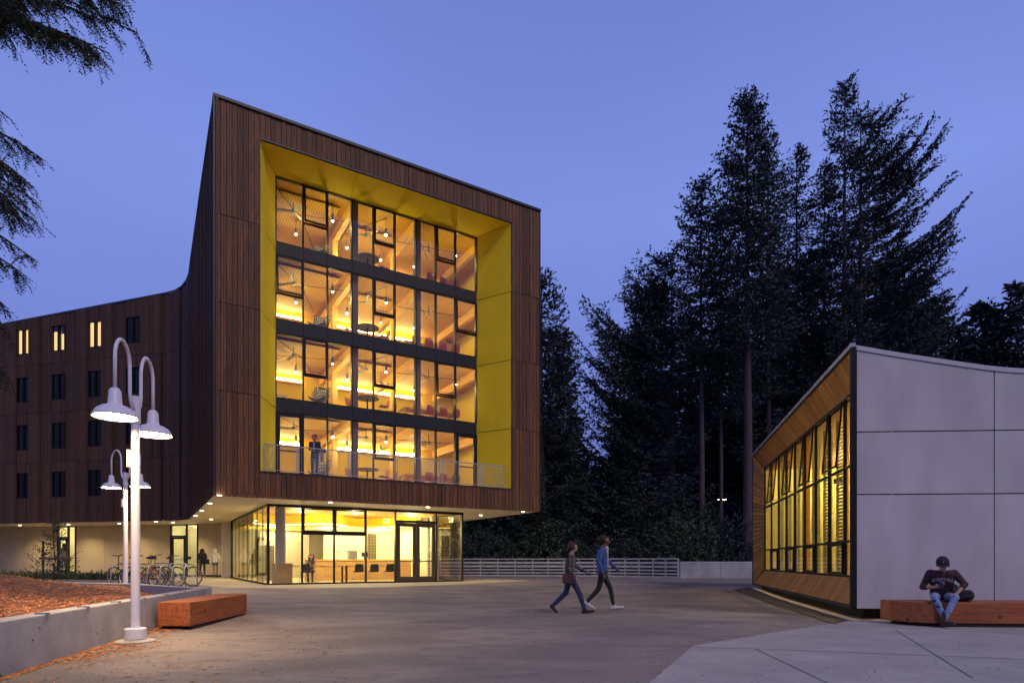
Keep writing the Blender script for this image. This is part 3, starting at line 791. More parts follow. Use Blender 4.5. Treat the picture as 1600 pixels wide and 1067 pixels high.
# ------------------------------------------------------------ lobby
LT0, LN0, LW, LBK = 2.12, 2.34, 8.53, 14.15; LZ = .275; LT1 = LT0+LW
LU = [0, 1.30, 2.59, 3.94, 5.27, 7.20, LW]
q = MB(); q.box(LT0+.02, LT1-.02, LN0+.03, LBK+2, LZ-.12, LZ); hb(q, 'lobby_floor', M['floor'])
for i, u in enumerate(LU):
    x = LT0+u; w = .08 if i in (0, 6) else .05
    q = MB(); q.box(x-w/2, x+w/2, LN0-.05, LN0+.12, LZ-.05, SOF-.065); hb(q, 'mullion', M['bronze'])
q = MB(); q.box(LT0, LT1, LN0-.045, LN0+.1, LZ-.06, LZ+.06); hb(q, 'sill', M['bronze'])
q = MB(); q.box(LT0, LT1, LN0-.045, LN0+.1, SOF-.16, SOF-.062); hb(q, 'head_frame', M['bronze'])
for i in range(6):
    x0, x1 = LT0+LU[i]+.025, LT0+LU[i+1]-.025
    if i in (1, 2):
        q = MB(); q.box(x0, x1, LN0-.05, LN0+.1, 2.30, 2.42); hb(q, 'transom', M['bronze'])
        s = frame_mb(x0+.01, x1-.01, 2.42, SOF-.17, .05, LN0-.07, LN0-.0).build('window_sash', M['bronze'], hall)
        q = MB(); q.quad((x0+.05, LN0-.03, 2.47), (x1-.05, LN0-.03, 2.47), (x1-.05, LN0-.03, SOF-.21), (x0+.05, LN0-.03, SOF-.21)); q.build('pane', M['glass'], s)
        q = MB(); q.quad((x0, LN0+.02, LZ+.06), (x1, LN0+.02, LZ+.06), (x1, LN0+.02, 2.3), (x0, LN0+.02, 2.3)); hb(q, 'pane', M['glass'])
    elif i == 4:
        q = MB(); q.box(x0, x1, LN0-.05, LN0+.1, 2.93, 3.03); hb(q, 'transom', M['bronze'])
        q = MB(); q.quad((x0, LN0+.02, 3.03), (x1, LN0+.02, 3.03), (x1, LN0+.02, SOF-.16), (x0, LN0+.02, SOF-.16)); hb(q, 'pane', M['glass'])
        xm = (x0+x1)/2
        for sgn, (a_, b_) in enumerate(((x0+.02, xm-.006), (xm+.006, x1-.02))):
            dr = MB(); y0, y1 = LN0-.03, LN0+.03
            dr.box(a_, a_+.16, y0, y1, LZ+.01, 2.92); dr.box(b_-.16, b_, y0, y1, LZ+.01, 2.92); dr.box(a_+.16, b_-.16, y0, y1, 2.74, 2.92); dr.box(a_+.16, b_-.16, y0, y1, LZ+.01, LZ+.26)
            dr = dr.build('entrance_door', mat('brown_door_frame', (.06,.038,.024), .4) if sgn == 0 else bpy.data.materials['brown_door_frame'], hall)
            q = MB(); q.quad((a_+.16, LN0, LZ+.26), (b_-.16, LN0, LZ+.26), (b_-.16, LN0, 2.74), (a_+.16, LN0, 2.74)); q.build('pane', M['glass'], dr)
            q = MB(); q.box(a_+.16, b_-.16, LN0+.04, LN0+.08, LZ+.92, LZ+.97); q.build('push_bar', M['bronze'], dr)
            hx = b_-.10 if sgn == 0 else a_+.10
            q = MB(); q.tube([(hx, LN0-.03, LZ+.82), (hx+(.05 if sgn else -.05), LN0-.09, LZ+.86), (hx+(.05 if sgn else -.05), LN0-.09, LZ+1.08), (hx, LN0-.03, LZ+1.12)], .014, 6); q.build('handle', M['galv'], dr)
    else:
        q = MB(); q.quad((x0, LN0+.02, LZ+.06), (x1, LN0+.02, LZ+.06), (x1, LN0+.02, SOF-.16), (x0, LN0+.02, SOF-.16)); hb(q, 'pane', M['glass'])
# side walls: left frameless glass
for k in range(8):
    n0 = LN0+(LBK-LN0)*k/8; n1 = LN0+(LBK-LN0)*(k+1)/8
    q = MB(); q.quad((LT0, n0+.012, LZ+.06), (LT0, n1-.012, LZ+.06), (LT0, n1-.012, SOF-.12), (LT0, n0+.012, SOF-.12)); hb(q, 'side_pane', M['glass_side'])
    if k: 
        q = MB(); q.box(LT0+.0, LT0+.05, n0-.010, n0+.010, LZ+.06, SOF-.12); hb(q, 'glass_joint', M['bronze'])
q = MB(); q.box(LT0-.04, LT0+.06, LN0+.1, LBK, LZ-.06, LZ+.06); q.box(LT0-.04, LT0+.06, LN0+.1, LBK, SOF-.12, SOF-.062); q.box(LT0-.05, LT0+.08, LBK-.04, LBK+.06, LZ, SOF-.06)
hb(q, 'side_frame', M['bronze'])
for k in range(3):
    n0 = LN0+.12+k*1.3; n1 = n0+1.26
    q = MB(); q.quad((LT1, n0, LZ+.06), (LT1, n1, LZ+.06), (LT1, n1, SOF-.12), (LT1, n0, SOF-.12)); hb(q, 'side_pane', M['glass'])
q = MB(); q.box(LT1-.04, LT1+.04, LN0+.1, LN0+4.1, LZ-.06, LZ+.06); q.box(LT1-.04, LT1+.04, LN0+.1, LN0+4.1, SOF-.12, SOF-.062); hb(q, 'side_frame', M['bronze'])
q = MB(); q.box(LT1-.05, LT1+.05, LN0+4.1, LBK+2, LZ, SOF-.062); hb(q, 'lobby_wall', M['cream'])
q = MB(); q.box(LT0-.4, LT1, LBK+1.2, LBK+1.3, LZ, SOF-.062); hb(q, 'lobby_wall', M['cream'])
q = MB(); q.box(LT0+4.4, LT1, LN0+9, LN0+9.1, LZ, SOF-.062); hb(q, 'lobby_wall', M['cream'])
q = MB(); q.box(LT0+.06, LT1-.06, LN0+.13, LBK+1.2, SOF-.10, SOF-.063); hb(q, 'lobby_ceiling', M['ceil'])
# curved yellow bulkhead with its light edge
cv = [(LT0+.1+ i*.28, LN0+4.6+1.0*math.sin(i*.42)) for i in range(31)]
cv = [p for p in cv if p[0] < LT1-.06]
q = MB(); e_ = MB()
for a_, b_ in zip(cv[:-1], cv[1:]):
    q.quad((*a_, 2.98), (*b_, 2.98), (*b_, SOF-.10), (*a_, SOF-.10)); q.quad((*a_, 2.98), (*b_, 2.98), (b_[0], LBK, 2.98), (a_[0], LBK, 2.98))
    e_.quad((a_[0], a_[1]-.02, 2.95), (b_[0], b_[1]-.02, 2.95), (b_[0], b_[1]-.02, 2.99), (a_[0], a_[1]-.02, 2.99))
hb(q, 'bulkhead', M['yellow']); hb(e_, 'bulkhead_light', emis('bulkhead_glow', (1,.78,.36), 9))
q = MB(); q.box(LT0+3.3, LT1-.1, LN0+4.9, LN0+9, 2.94, 2.975); hb(q, 'lobby_ceiling', M['cream'])
# round concrete column
q = MB(); q.lathe([(.21, LZ), (.21, SOF-.1)], seg=24); hb(q, 'column', M['conc_col'], smooth=True, loc=(2.78, 3.45, 0))
q = MB(); q.lathe([(.21, LZ), (.21, SOF-.1)], seg=24); hb(q, 'column', M['conc_col'], smooth=True, loc=(LT1-.55, 4.3, 0))
# patterned screens and washroom doors on the back wall
q = MB(); q.box(LT0+.6, LT0+1.4, 9.2, 9.26, LZ, 2.0); hb(q, 'perforated_screen', M['perf_dark'])
q = MB(); q.box(LT0+1.2, LT0+3.8, LBK-.2, LBK-.14, 2.3, 3.1); hb(q, 'perforated_screen', M['perf_dark'])
q = MB(); q.box(LT0+6.1, LT0+6.6, 8.9, 8.96, LZ+1, 2.7); hb(q, 'perforated_screen', M['perf_dark'])
q = MB(); q.box(LT0+1.4, LT0+4.1, LBK-.5, LBK-.4, LZ, 2.9); hb(q, 'washroom_wall', mat('grey_wall', (.45,.42,.33), .7))
for x in (LT0+1.9, LT0+2.85):
    q = MB(); q.box(x, x+.85, LBK-.54, LBK-.505, LZ, LZ+2.1); hb(q, 'washroom_door', mat('door_grey', (.34,.31,.24), .6) if x < 4.3 else bpy.data.materials['door_grey'])
q = MB(); q.box(LT0+.5, LT0+1.1, LN0+.9, LN0+2.2, LZ, LZ+.85); hb(q, 'cabinet', M['wood_int'])
# service counter
ct = empty('service_counter', wor(0, 0)[:2]+(0,), ANG, 'long pale timber service counter behind the glass of the lobby', 'counter')
q = MB(); q.box(LT0+2.6, LT1-.6, 7.2, 7.9, LZ, LZ+.98); q.build('counter_front', M['wood_int'], ct)
q = MB(); q.box(LT0+2.55, LT1-.55, 7.12, 7.95, LZ+.98, LZ+1.03); q.build('counter_top', mat('yellow_counter_top', (.8,.5,.10), .4), ct)
gl = MB()
for x in (LT0+3.5, LT0+4.7, LT0+5.9): gl.tube([(x, 7.3, LZ+1.03), (x, 7.3, LZ+1.45)], .012, 6)
gl.tube([(LT0+3.4, 7.3, LZ+1.42), (LT0+6.6, 7.3, LZ+1.42)], .012, 6); gl.build('sneeze_guard_rail', M['galv'], ct)
q = MB(); q.quad((LT0+3.4, 7.28, LZ+1.1), (LT0+6.6, 7.28, LZ+1.1), (LT0+6.6, 7.28, LZ+1.75), (LT0+3.4, 7.28, LZ+1.75)); q.build('sneeze_guard', M['glass'], ct)
def counter_thing(name, label, cat, t, n, z, mb, m):
    o = mb.build(name, m, loc=wor(t, n, z), rot=(0, 0, ANG)); return tag(o, label, cat)
q = MB(); q.box(-.2,.2,-.2,.2,0,.42).box(-.16,.16,-.22,-.2,.08,.36).box(-.22,.22,-.22,.22,.42,.45)
counter_thing('coffee_machine', 'boxy steel coffee machine at the right of the lobby counter', 'coffee machine', LT0+4.9, 7.6, LZ+1.03, q, M['galv'])
q = MB(); q.tube([(0,0,0),(0,0,.32),(.03,-.08,.38),(.05,-.2,.34)], .02, 8).box(-.05,.05,-.05,.05,0,.05).tube([(-.12,0,.1),(.12,0,.1)],.012,6)
counter_thing('tap', 'curved steel tap standing on the lobby counter', 'tap', LT0+4.1, 7.55, LZ+1.03, q, M['galv'])
q = MB(); q.box(-.16,.16,-.01,.01,.15,.40).box(-.03,.03,-.02,.06,0,.16).box(-.1,.1,-.06,.1,0,.015)
counter_thing('till_screen', 'small dark till screen on the right end of the lobby counter', 'screen', LT0+5.5, 7.5, LZ+1.03, q, M['metal'])
# lobby lamps
def room_light(t, n, z, e, col=(1,.78,.40), r=.18, nm='ceiling_lamp'):
    ld = bpy.data.lights.new(nm, 'POINT'); ld.energy = e; ld.color = col; ld.shadow_soft_size = r
    o = bpy.data.objects.new(nm, ld); COL.objects.link(o); o.parent = hall; o.location = (t, n, z); return o
for (t_, n_) in ((4.0,5.2),(6.4,5.0),(9.2,5.0),(3.6,10.5),(6.2,9.2),(9.0,9.3),(4.6,12.5)):
    q = MB(); q.lathe([(0,-.003),(.09,-.003),(.09,-.015),(.11,-.015),(.11,.0)], seg=12); q.build('recessed_light', M['downlight'], hall, loc=(t_, n_, 2.93 if n_ > 6 and t_ > 5.4 else SOF-.11))
    room_light(t_, n_, 2.72, 210, (1,.84,.46))

# ------------------------------------------------------------ low hall at the right (local frame: x along the glazed face, y out of the building towards the plaza)
K0 = Vector((7.02, 12.6)); gd = Vector((.229, .973)).normalized(); gi = Vector((gd.y, -gd.x))     # gi points into the building
ga = math.atan2(gd.y, gd.x)
low = empty('low_hall', (K0.x, K0.y, 0), ga, 'low pale concrete hall with a slanting roof, timber lined window reveal and tilted open windows', 'building')
# local: x = s along face, y = -inward
def lb(mb, name, m, **k): return mb.build(name, m, low, **k)
ins = .33; S0, S1 = .0, 13.3; WS0, WS1 = .12, 12.5; ZB, ZT = .87, 4.95; OB2, OT2 = .30, 5.60
def P3(s, i, z): return (s, -i, z)
# reveal boards: top, bottom, far cheek
def rboard(a, b, c, d, name='reveal_board', th=.02):
    a, b, c, d = map(Vector, (a, b, c, d)); n = (b-a).cross(d-a).normalized()*th
    q = MB(); vs = [a, b, c, d, a+n, b+n, c+n, d+n]
    q.add(vs, [(0,3,2,1),(4,5,6,7),(0,1,5,4),(1,2,6,5),(2,3,7,6),(3,0,4,7)]); return lb(q, name, M['hallwood'])
nbd = 84; sk = .30      # boards lean along the reveal
for i in range(nbd):
    f0, f1 = i/nbd+.0006, (i+1)/nbd-.0009
    o0, o1 = .02+(S1-.02)*f0, .02+(S1-.02)*f1; i0, i1 = WS0-.05+(WS1-WS0)*f0, WS0-.05+(WS1-WS0)*f1
    rboard(P3(o0, .02, OT2), P3(i0, ins-.02, ZT+.02), P3(i1, ins-.02, ZT+.02), P3(o1, .02, OT2))
    rboard(P3(o1, .02, OB2), P3(i1, ins-.02, ZB-.02), P3(i0, ins-.02, ZB-.02), P3(o0, .02, OB2))
nck = 30
for i in range(nck):    # far cheek boards, laid at a slope
    f0, f1 = i/nck+.002, (i+1)/nck-.003
    za0, za1 = OB2+(OT2-OB2)*f0, OB2+(OT2-OB2)*f1; zb0, zb1 = ZB+(ZT-ZB)*f0, ZB+(ZT-ZB)*f1
    rboard(P3(S1, .02, za0), P3(WS1, ins-.02, zb0), P3(WS1, ins-.02, zb1), P3(S1, .02, za1))
q = MB()
q.quad(P3(.09,.06,OT2+.03),P3(.09,ins+.02,ZT+.05),P3(WS1,ins+.02,ZT+.05),P3(S1,.06,OT2+.03)); q.quad(P3(S1,.06,OB2-.03),P3(WS1,ins+.02,ZB-.05),P3(.09,ins+.02,ZB-.05),P3(.09,.06,OB2-.03)); q.quad(P3(S1+.03,.06,OB2),P3(WS1+.04,ins+.02,ZB),P3(WS1+.04,ins+.02,ZT),P3(S1+.03,.06,OT2))
lb(q, 'reveal_backing', M['backing'])
# edges: metal roof edge, far edge, sill, corner
M['lightcap'] = mat('pale_metal_cap', (.42,.42,.45), .45, metal=.3)
def edge(a, b, w, nm='edge_trim', m=None):
    q = MB(); a, b = Vector(a), Vector(b); d = (b-a)/2; up = Vector((0,0,1)) if abs(d.normalized().z) < .9 else Vector((1,0,0))
    sv = d.cross(up).normalized()*w; uv = sv.cross(d).normalized()*w; q.obox((a+b)/2, d, sv, uv); return lb(q, nm, m or M['capmetal'])
edge(P3(-.02, 0, OT2+.05), P3(S1+.04, 0, OT2+.05), .045, 'roof_edge', M['lightcap'])
edge(P3(S1+.03, 0, OB2-.03), P3(S1+.03, 0, OT2+.05), .03); edge(P3(0, 0, OB2-.04), P3(S1, 0, OB2-.04), .028)
edge(P3(-.01, 0, OB2-.06), P3(-.01, 0, OT2+.0), .05, 'corner_trim', M['bronze'])
# window frame
MS = [WS0, .45, 1.74, 3.06, 4.42, 5.70, 7.0, 8.3, 9.65, 11.05, WS1]; TR = [ZB, 1.66, 3.36, ZT]
for s in MS:
    q = MB(); q.box(s-.02, s+.02, -ins-.035, -ins+.03, ZB, ZT); lb(q, 'mullion', M['bronze'])
for z in TR:
    for a_, b_ in zip(MS[:-1], MS[1:]):
        q = MB(); q.box(a_+.02, b_-.02, -ins-.03, -ins+.025, z-.028, z+.028); lb(q, 'transom', M['bronze'])
for i, (a_, b_) in enumerate(zip(MS[:-1], MS[1:])):
    x0, x1 = a_+.03, b_-.03
    for r in range(3):
        z0, z1 = TR[r]+.035, TR[r+1]-.035
        if r == 2 and i in (2, 4, 6, 8):       # tilted open sashes, hinged at the top
            s = frame_mb(x0+.01, x1-.01, -(z1-z0)+.01, -.01, .035, -.02, .02)
            s = s.build('window_sash', M['bronze'], low, loc=(0, -ins+.05, z1), rot=(R((5, 4.5, 4.5, 5)[i//2-1]), 0, 0))
            q = MB(); q.quad((x0+.06,0,-(z1-z0)+.06),(x1-.06,0,-(z1-z0)+.06),(x1-.06,0,-.06),(x0+.06,0,-.06)); q.build('pane', glass('sash_glass', (.90,.84,.72), boost=1.6) if i == 2 else bpy.data.materials['sash_glass'], s)
            q = MB(); q.tube([(x0+.2, -ins, z0+.05), (x0+.3, -ins+.22, z0+.02)], .012, 5); lb(q, 'window_stay', M['metal'])
        else:
            q = MB(); q.quad((x0,-ins,z0),(x1,-ins,z0),(x1,-ins,z1),(x0,-ins,z1)); lb(q, 'pane', M['glass'])
        if r == 0 and i % 2 == 0 and i:
            g2 = frame_mb(x0, x1, z0, z1, .05, -ins-.03, -ins+.06); lb(g2, 'window_sash', M['bronze'])
# interior: room, blinds, wall lights
RD = 5.2
hw = mat('hall_interior_wall', (.74,.62,.22), .75, var=.06, scale=1); ho = mat('orange_pilaster', (.85,.36,.04), .6)
q = MB(); q.box(1.3, S1, -RD-.1, -RD, .2, 5.3); lb(q, 'room_wall', hw)
q = MB(); q.box(S1-.12, S1-.02, -RD, -ins-.1, .2, 5.3); lb(q, 'room_wall', hw)
q = MB(); q.prism([(.35,-.9),(.45,-.9),(1.5,-RD),(1.4,-RD)][::-1], .2, 5.0); lb(q, 'room_wall', hw)
q = MB(); q.prism([(.45,-.5),(1.4,-RD),(S1-.1,-RD),(S1-.1,-.5)], .2, .26); lb(q, 'room_floor', M['floor'])
q = MB(); q.prism([(.45,-.5),(1.4,-RD),(S1-.1,-RD),(S1-.1,-.5)], 4.97, 5.02); lb(q, 'room_ceiling', M['ceil'])
M['blind'] = mat('perforated_blind', (.34,.29,.12), .6)
for i, (a_, b_) in enumerate(zip(MS[:-1], MS[1:])):
    c = a_+(b_-a_)*.42; w = (b_-a_)*.50
    q = MB(); z = ZB+.02
    nS = 44
    for k in range(nS):
        z = ZB+.03+(ZT-ZB-.06)*k/nS; q.quad((c-w/2, -ins-.42, z), (c+w/2, -ins-.42, z), (c+w/2, -ins-.45, z+.064), (c-w/2, -ins-.45, z+.064))
    q.box(c-w/2-.02, c-w/2, -ins-.47, -ins-.40, ZB, ZT); q.box(c+w/2, c+w/2+.02, -ins-.47, -ins-.40, ZB, ZT)
    lb(q, 'slatted_blind', M['blind'])
for s in (2.86, 6.80):
    q = MB(); q.box(s, s+.13, -.72, -.62, .26, 4.95); lb(q, 'pilaster', ho)
sc = emis('wall_light_glow', (1,.88,.55), 14)
for s in (1.9, 4.4, 10.0):
    q = MB(); q.box(s, s+.45, -RD+.02, -RD+.14, 2.05, 2.3); lb(q, 'wall_light', sc)
for s in (1.8, 4.4, 7.0, 9.6, 12.0):
    ld = bpy.data.lights.new('hall_lamp', 'POINT'); ld.energy = 330; ld.color = (1,.82,.36); ld.shadow_soft_size = .2
    o = bpy.data.objects.new('hall_lamp', ld); COL.objects.link(o); o.parent = low; o.location = (s, -2.9, 4.3)
    q = MB(); q.tube([(0,0,0),(0,0,.7)], .02, 6); q.lathe([(.02,0),(.16,-.05),(.16,-.2),(.14,-.2),(0,-.06)], seg=14); q.build('hall_pendant', M['metal'], low, loc=(s, -2.9, 4.42))
# people-height partition and chair shapes inside are kept low; roof body
def rtop(X):           # top of the concrete wall against world X
    pts = [(7.0,5.66),(7.8,5.50),(8.76,5.33),(9.8,5.155),(10.4,5.10),(12,5.07),(16,5.07),(24,5.3)]
    for a_, b_ in zip(pts[:-1], pts[1:]):
        if X <= b_[0]: return a_[1]+(b_[1]-a_[1])*(X-a_[0])/(b_[0]-a_[0])
    return pts[-1][1]
cdv = Vector((.998, -.0586)); cn = Vector((-.0586, -.998))      # along the concrete wall, out of it
def low2(p): v = Vector(p)-K0; return (v.dot(gd), -v.dot(gi))
# concrete panels
M['wallconc'] = mat('pale_wall_concrete', (.60,.55,.52), .82, col2=(.47,.435,.415), var=.1, scale=1.1, stretch=(1,1,.45), bump=.1, bscale=22, objvar=.05)
xs = [.07, 2.79, 6.0, 9.5, 13]; zs = [.225, 2.58, 3.865, None]
for i in range(4):
    for k in range(3):
        nseg = 8; vs = []; q = MB()
        u0, u1 = xs[i]+.012, xs[i+1]-.012
        z0 = zs[k]+.012
        for off in (0, -.16):
            for a in range(nseg+1):
                u = u0+(u1-u0)*a/nseg; p = K0+cdv*u+cn*off
                zt = zs[k+1]-.012 if zs[k+1] else rtop(p.x)-.10
                vs.append((*low2(p), z0)); vs.append((*low2(p), zt))
        m_ = (nseg+1)*2; fs = []
        for a in range(nseg):
            fs.append((2*a, 2*a+2, 2*a+3, 2*a+1)); fs.append((m_+2*a, m_+2*a+1, m_+2*a+3, m_+2*a+2))
            fs.append((2*a+1, 2*a+3, m_+2*a+3, m_+2*a+1)); fs.append((2*a, m_+2*a, m_+2*a+2, 2*a+2))
        fs.append((0, 1, m_+1, m_)); e2 = 2*nseg; fs.append((e2, m_+e2, m_+e2+1, e2+1))
        q.add(vs, fs); lb(q, 'concrete_panel', M['wallconc'])
q = MB(); cpq = MB()
for a in range(40):
    u0, u1 = .02+13*a/40, .02+13*(a+1)/40; p0, p1 = K0+cdv*u0, K0+cdv*u1
    b0, b1 = K0+cdv*u0-cn*.18, K0+cdv*u1-cn*.18
    q.quad((*low2(p0+cn*-.03), .24), (*low2(p1+cn*-.03), .24), (*low2(p1+cn*-.03), rtop(p1.x)-.1), (*low2(p0+cn*-.03), rtop(p0.x)-.1))
    f0, f1 = p0+cn*.02, p1+cn*.02; h0, h1 = K0+cdv*u0-cn*.35, K0+cdv*u1-cn*.35
    cpq.add([(*low2(f0), rtop(p0.x)-.095),(*low2(f1), rtop(p1.x)-.095),(*low2(f1), rtop(p1.x)),(*low2(f0), rtop(p0.x)),(*low2(h1), rtop(p1.x)),(*low2(h0), rtop(p0.x))], [(0,1,2,3),(3,2,4,5)])
lb(q, 'wall_backing', M['backing']); lb(cpq, 'roof_edge', mat('pale_roof_edge', (.50,.48,.48), .5))
# roof and plinth
rf = MB(); cols = []
for a in range(14):
    u = 13*a/13; p = K0+cdv*u; cols.append((low2(p-cn*.1), rtop(p.x)-.06)); 
vs = []
for (c, z) in cols: vs.append((c[0]+.05, c[1], z)); vs.append((S1, c[1], z-.0))
rf.add(vs, [(2*a, 2*a+2, 2*a+3, 2*a+1) for a in range(13)]); lb(rf, 'roof', M['capmetal'])
q = MB(); q.prism([(.42,-.32),(2.65,-13),(S1-.1,-13),(S1-.1,-.32)], -.1, .26); lb(q, 'plinth', M['backing'])
q = MB(); q.box(S1-.02, S1+.1, -13, -.05, .2, 5.5); lb(q, 'end_wall', M['backing'])

# ------------------------------------------------------------ street lamps
def lamp_head_mb():
    q = MB(); q.lathe([(.0,.40),(.05,.40),(.075,.36),(.085,.20),(.10,.165),(.16,.150),(.225,.105),(.272,.03),(.280,0),(.272,0),(.22,.09),(.15,.13),(0,.135)], seg=32); return q
def make_street_lamp(loc, yaw, label, energy=1, group='white twin headed lamp posts'):
    t = empty('street_lamp', loc, yaw, label, 'street lamp', group)
    q = MB(); q.lathe([(0,-.02),(.27,-.02),(.27,.02),(.25,.035),(.14,.05),(0,.05)], seg=28); q.build('footing', M['paving'], t, smooth=False)
    q = MB(); q.lathe([(.135,.05),(.145,.06),(.145,.20),(.135,.215),(.07,.22),(0,.22)], seg=28); q.build('base_collar', M['lampwhite'], t)
    q = MB(); q.lathe([(.062,.2),(.060,1.6),(.056,3.25)], seg=20); q.build('pole', M['lampwhite'], t, smooth=True)
    q = MB(); q.lathe([(.056,3.24),(.068,3.25),(.068,3.64),(.06,3.65),(0,3.65)], seg=20); q.build('pole_cap', M['lampwhite'], t)
    for z in (3.38, 3.50):
        for y in (-.07, .07):
            q = MB(); q.ball((0, y, z), .014, 6, 4); q.build('bolt', M['galv'], t)
    for sgn in (-1, 1):
        rr = .80
        pts = [(0, .05, 3.44), (0, .12, 3.47), (0, .18, 3.54), (0, .215, 3.66), (0, .22, 4.02)]
        for k in range(1, 12):
            a = PI-PI*k/12; pts.append((0, .48+.26*math.cos(a), 4.02+.30*math.sin(a)))
        pts += [(0, .74, 4.0), (0, .74, 3.54)]
        dz = .05 if sgn > 0 else -.0
        pts = [(x, y*sgn, z+dz*min(1, max(0, (abs(y)-.1)/.3))) for x, y, z in pts]
        arm = MB(); arm.tube(pts, .024, 10); arm = arm.build('arm', M['lampwhite'], t, smooth=True)
        h = lamp_head_mb().build('lamp_shade', M['lampwhite'], t, smooth=True, loc=(0, sgn*.74, 3.17+dz))
        q = MB(); q.lathe([(0,0),(.255,0)], seg=28); q.v = [(x, y, .012) for x, y, z in q.v]; q.build('lamp_lens', M['lampglow'], h)
    q = MB(); q.box(-.10,-.065,-.05,.05,2.6,2.85); q.build('fixture_box', M['lampwhite'], t)
    return t
axis = math.atan2(.22, .975)    # near head towards the camera and a little right
lamp1 = make_street_lamp((-5.6, 9.1, 0), axis, 'nearest white lamp post with two glowing dish heads, beside the orange timber block')
lamp2 = copy_tree(lamp1, None, (-11.75, 18.6, .25), R(62), 'second white lamp post, farther back, rising behind the corner of the mulch bed')
lamp3 = copy_tree(lamp1, None, (-27.6, 31.6, .55), R(96), 'farthest lamp post at the left picture edge with one low glowing head in view')

# far pole light beyond the fence
fl_ = empty('street_lamp', (15.3, 45, .27), 0, 'slim dark pole light with a small glowing head among the trees beyond the fence', 'street lamp')
q = MB(); q.tube([(0,0,0),(0,0,5.5)], .06, 8); q.build('pole', M['metal'], fl_)
q = MB(); q.box(-.2,.5,-.12,.12,5.5,5.58); q.build('lamp_head', M['metal'], fl_)
q = MB(); q.box(-.12,.42,-.1,.1,5.485,5.498); q.build('lamp_lens', emis('far_lamp_glow', (1,.70,.35), 40), fl_)

# ------------------------------------------------------------ timber benches
def poly_bench(poly, h, m, label, z0=.07):
    cx, cy = poly[0]
    t = empty('timber_bench', (cx, cy, 0), 0, label, 'bench')
    q = MB(); q.prism([(x-cx, y-cy) for x, y in poly], z0, h); o = q.build('timber_block', m, t); bevel(o, .012, 3)
    c = Vector((sum(p[0] for p in poly)/len(poly), sum(p[1] for p in poly)/len(poly)))
    q = MB(); q.prism([((p[0]-c.x)*.93+c.x-cx, (p[1]-c.y)*.93+c.y-cy) for p in poly], 0, z0); q.build('base', M['backing'], t)
    return t
poly_bench([(-6.22,10.74),(-5.62,10.68),(-5.83,13.45),(-6.05,13.75),(-6.55,13.6)], .49, M['timber'], 'solid orange brown timber block bench beside the concrete wall and nearest lamp post')
bl = poly_bench([(7.26,11.75),(7.40,11.42),(7.70,11.18),(15,10.75),(15,11.45),(7.25,12.05)], .455, M['timber_x'], 'long orange brown timber bench against the pale concrete wall, under the seated man')

# ------------------------------------------------------------ white rail fence and concrete barrier
fp = [(-9,38.9),(-6,38.8),(-3.1,38.7),(-.9,38.6),(1.3,38.3),(3.2,37.8),(5.0,37.1),(6.7,36.2),(8.1,35.1),(9.25,34.0)]
fence = empty('rail_fence', (fp[3][0], fp[3][1], zg(*fp[3])), 0, 'long curved white metal fence of horizontal rails at the back of the plaza', 'fence')
fo = Vector((fp[3][0], fp[3][1], zg(*fp[3])))
posts = []
for a_, b_ in zip(fp[:-1], fp[1:]):
    for k in range(2): posts.append(Vector(a_)+(Vector(b_)-Vector(a_))*k/2)
posts.append(Vector(fp[-1]))
for p in posts:
    q = MB(); z = zg(p.x, p.y)-fo.z; q.box(p.x-fo.x-.035, p.x-fo.x+.035, p.y-fo.y-.0, p.y-fo.y+.07, z, z+1.08); q.build('post', M['fencewhite'], fence)
for h, w in ((1.09,.035),(.86,.065),(.64,.065),(.43,.045),(.24,.045),(.06,.05)):
    for a_, b_ in zip(posts[:-1], posts[1:]):
        a3 = Vector((a_.x, a_.y-.03, zg(a_.x, a_.y)+h))-fo; b3 = Vector((b_.x, b_.y-.03, zg(b_.x, b_.y)+h))-fo
        d = (b3-a3)/2; s_ = d.cross(Vector((0,0,1))).normalized()*.02
        q = MB(); q.obox((a3+b3)/2, d*.995, s_, Vector((0,0,w))); q.build('rail', M['fencewhite'], fence)
bw_ = wall_run([Vector((9.35,34.0)), Vector((11.9,34.9)), Vector((14.6,35.6)), Vector((20,36.4))], .35, 0, 1.2, 1)
bw_ = bw_.build('concrete_barrier', mat('barrier_concrete', (.42,.41,.41), .85, col2=(.30,.29,.29), var=.2, scale=1.5, bump=.1)); bevel(bw_, .03)
tag(bw_, 'pale concrete barrier wall continuing the white fence to the right', 'wall')

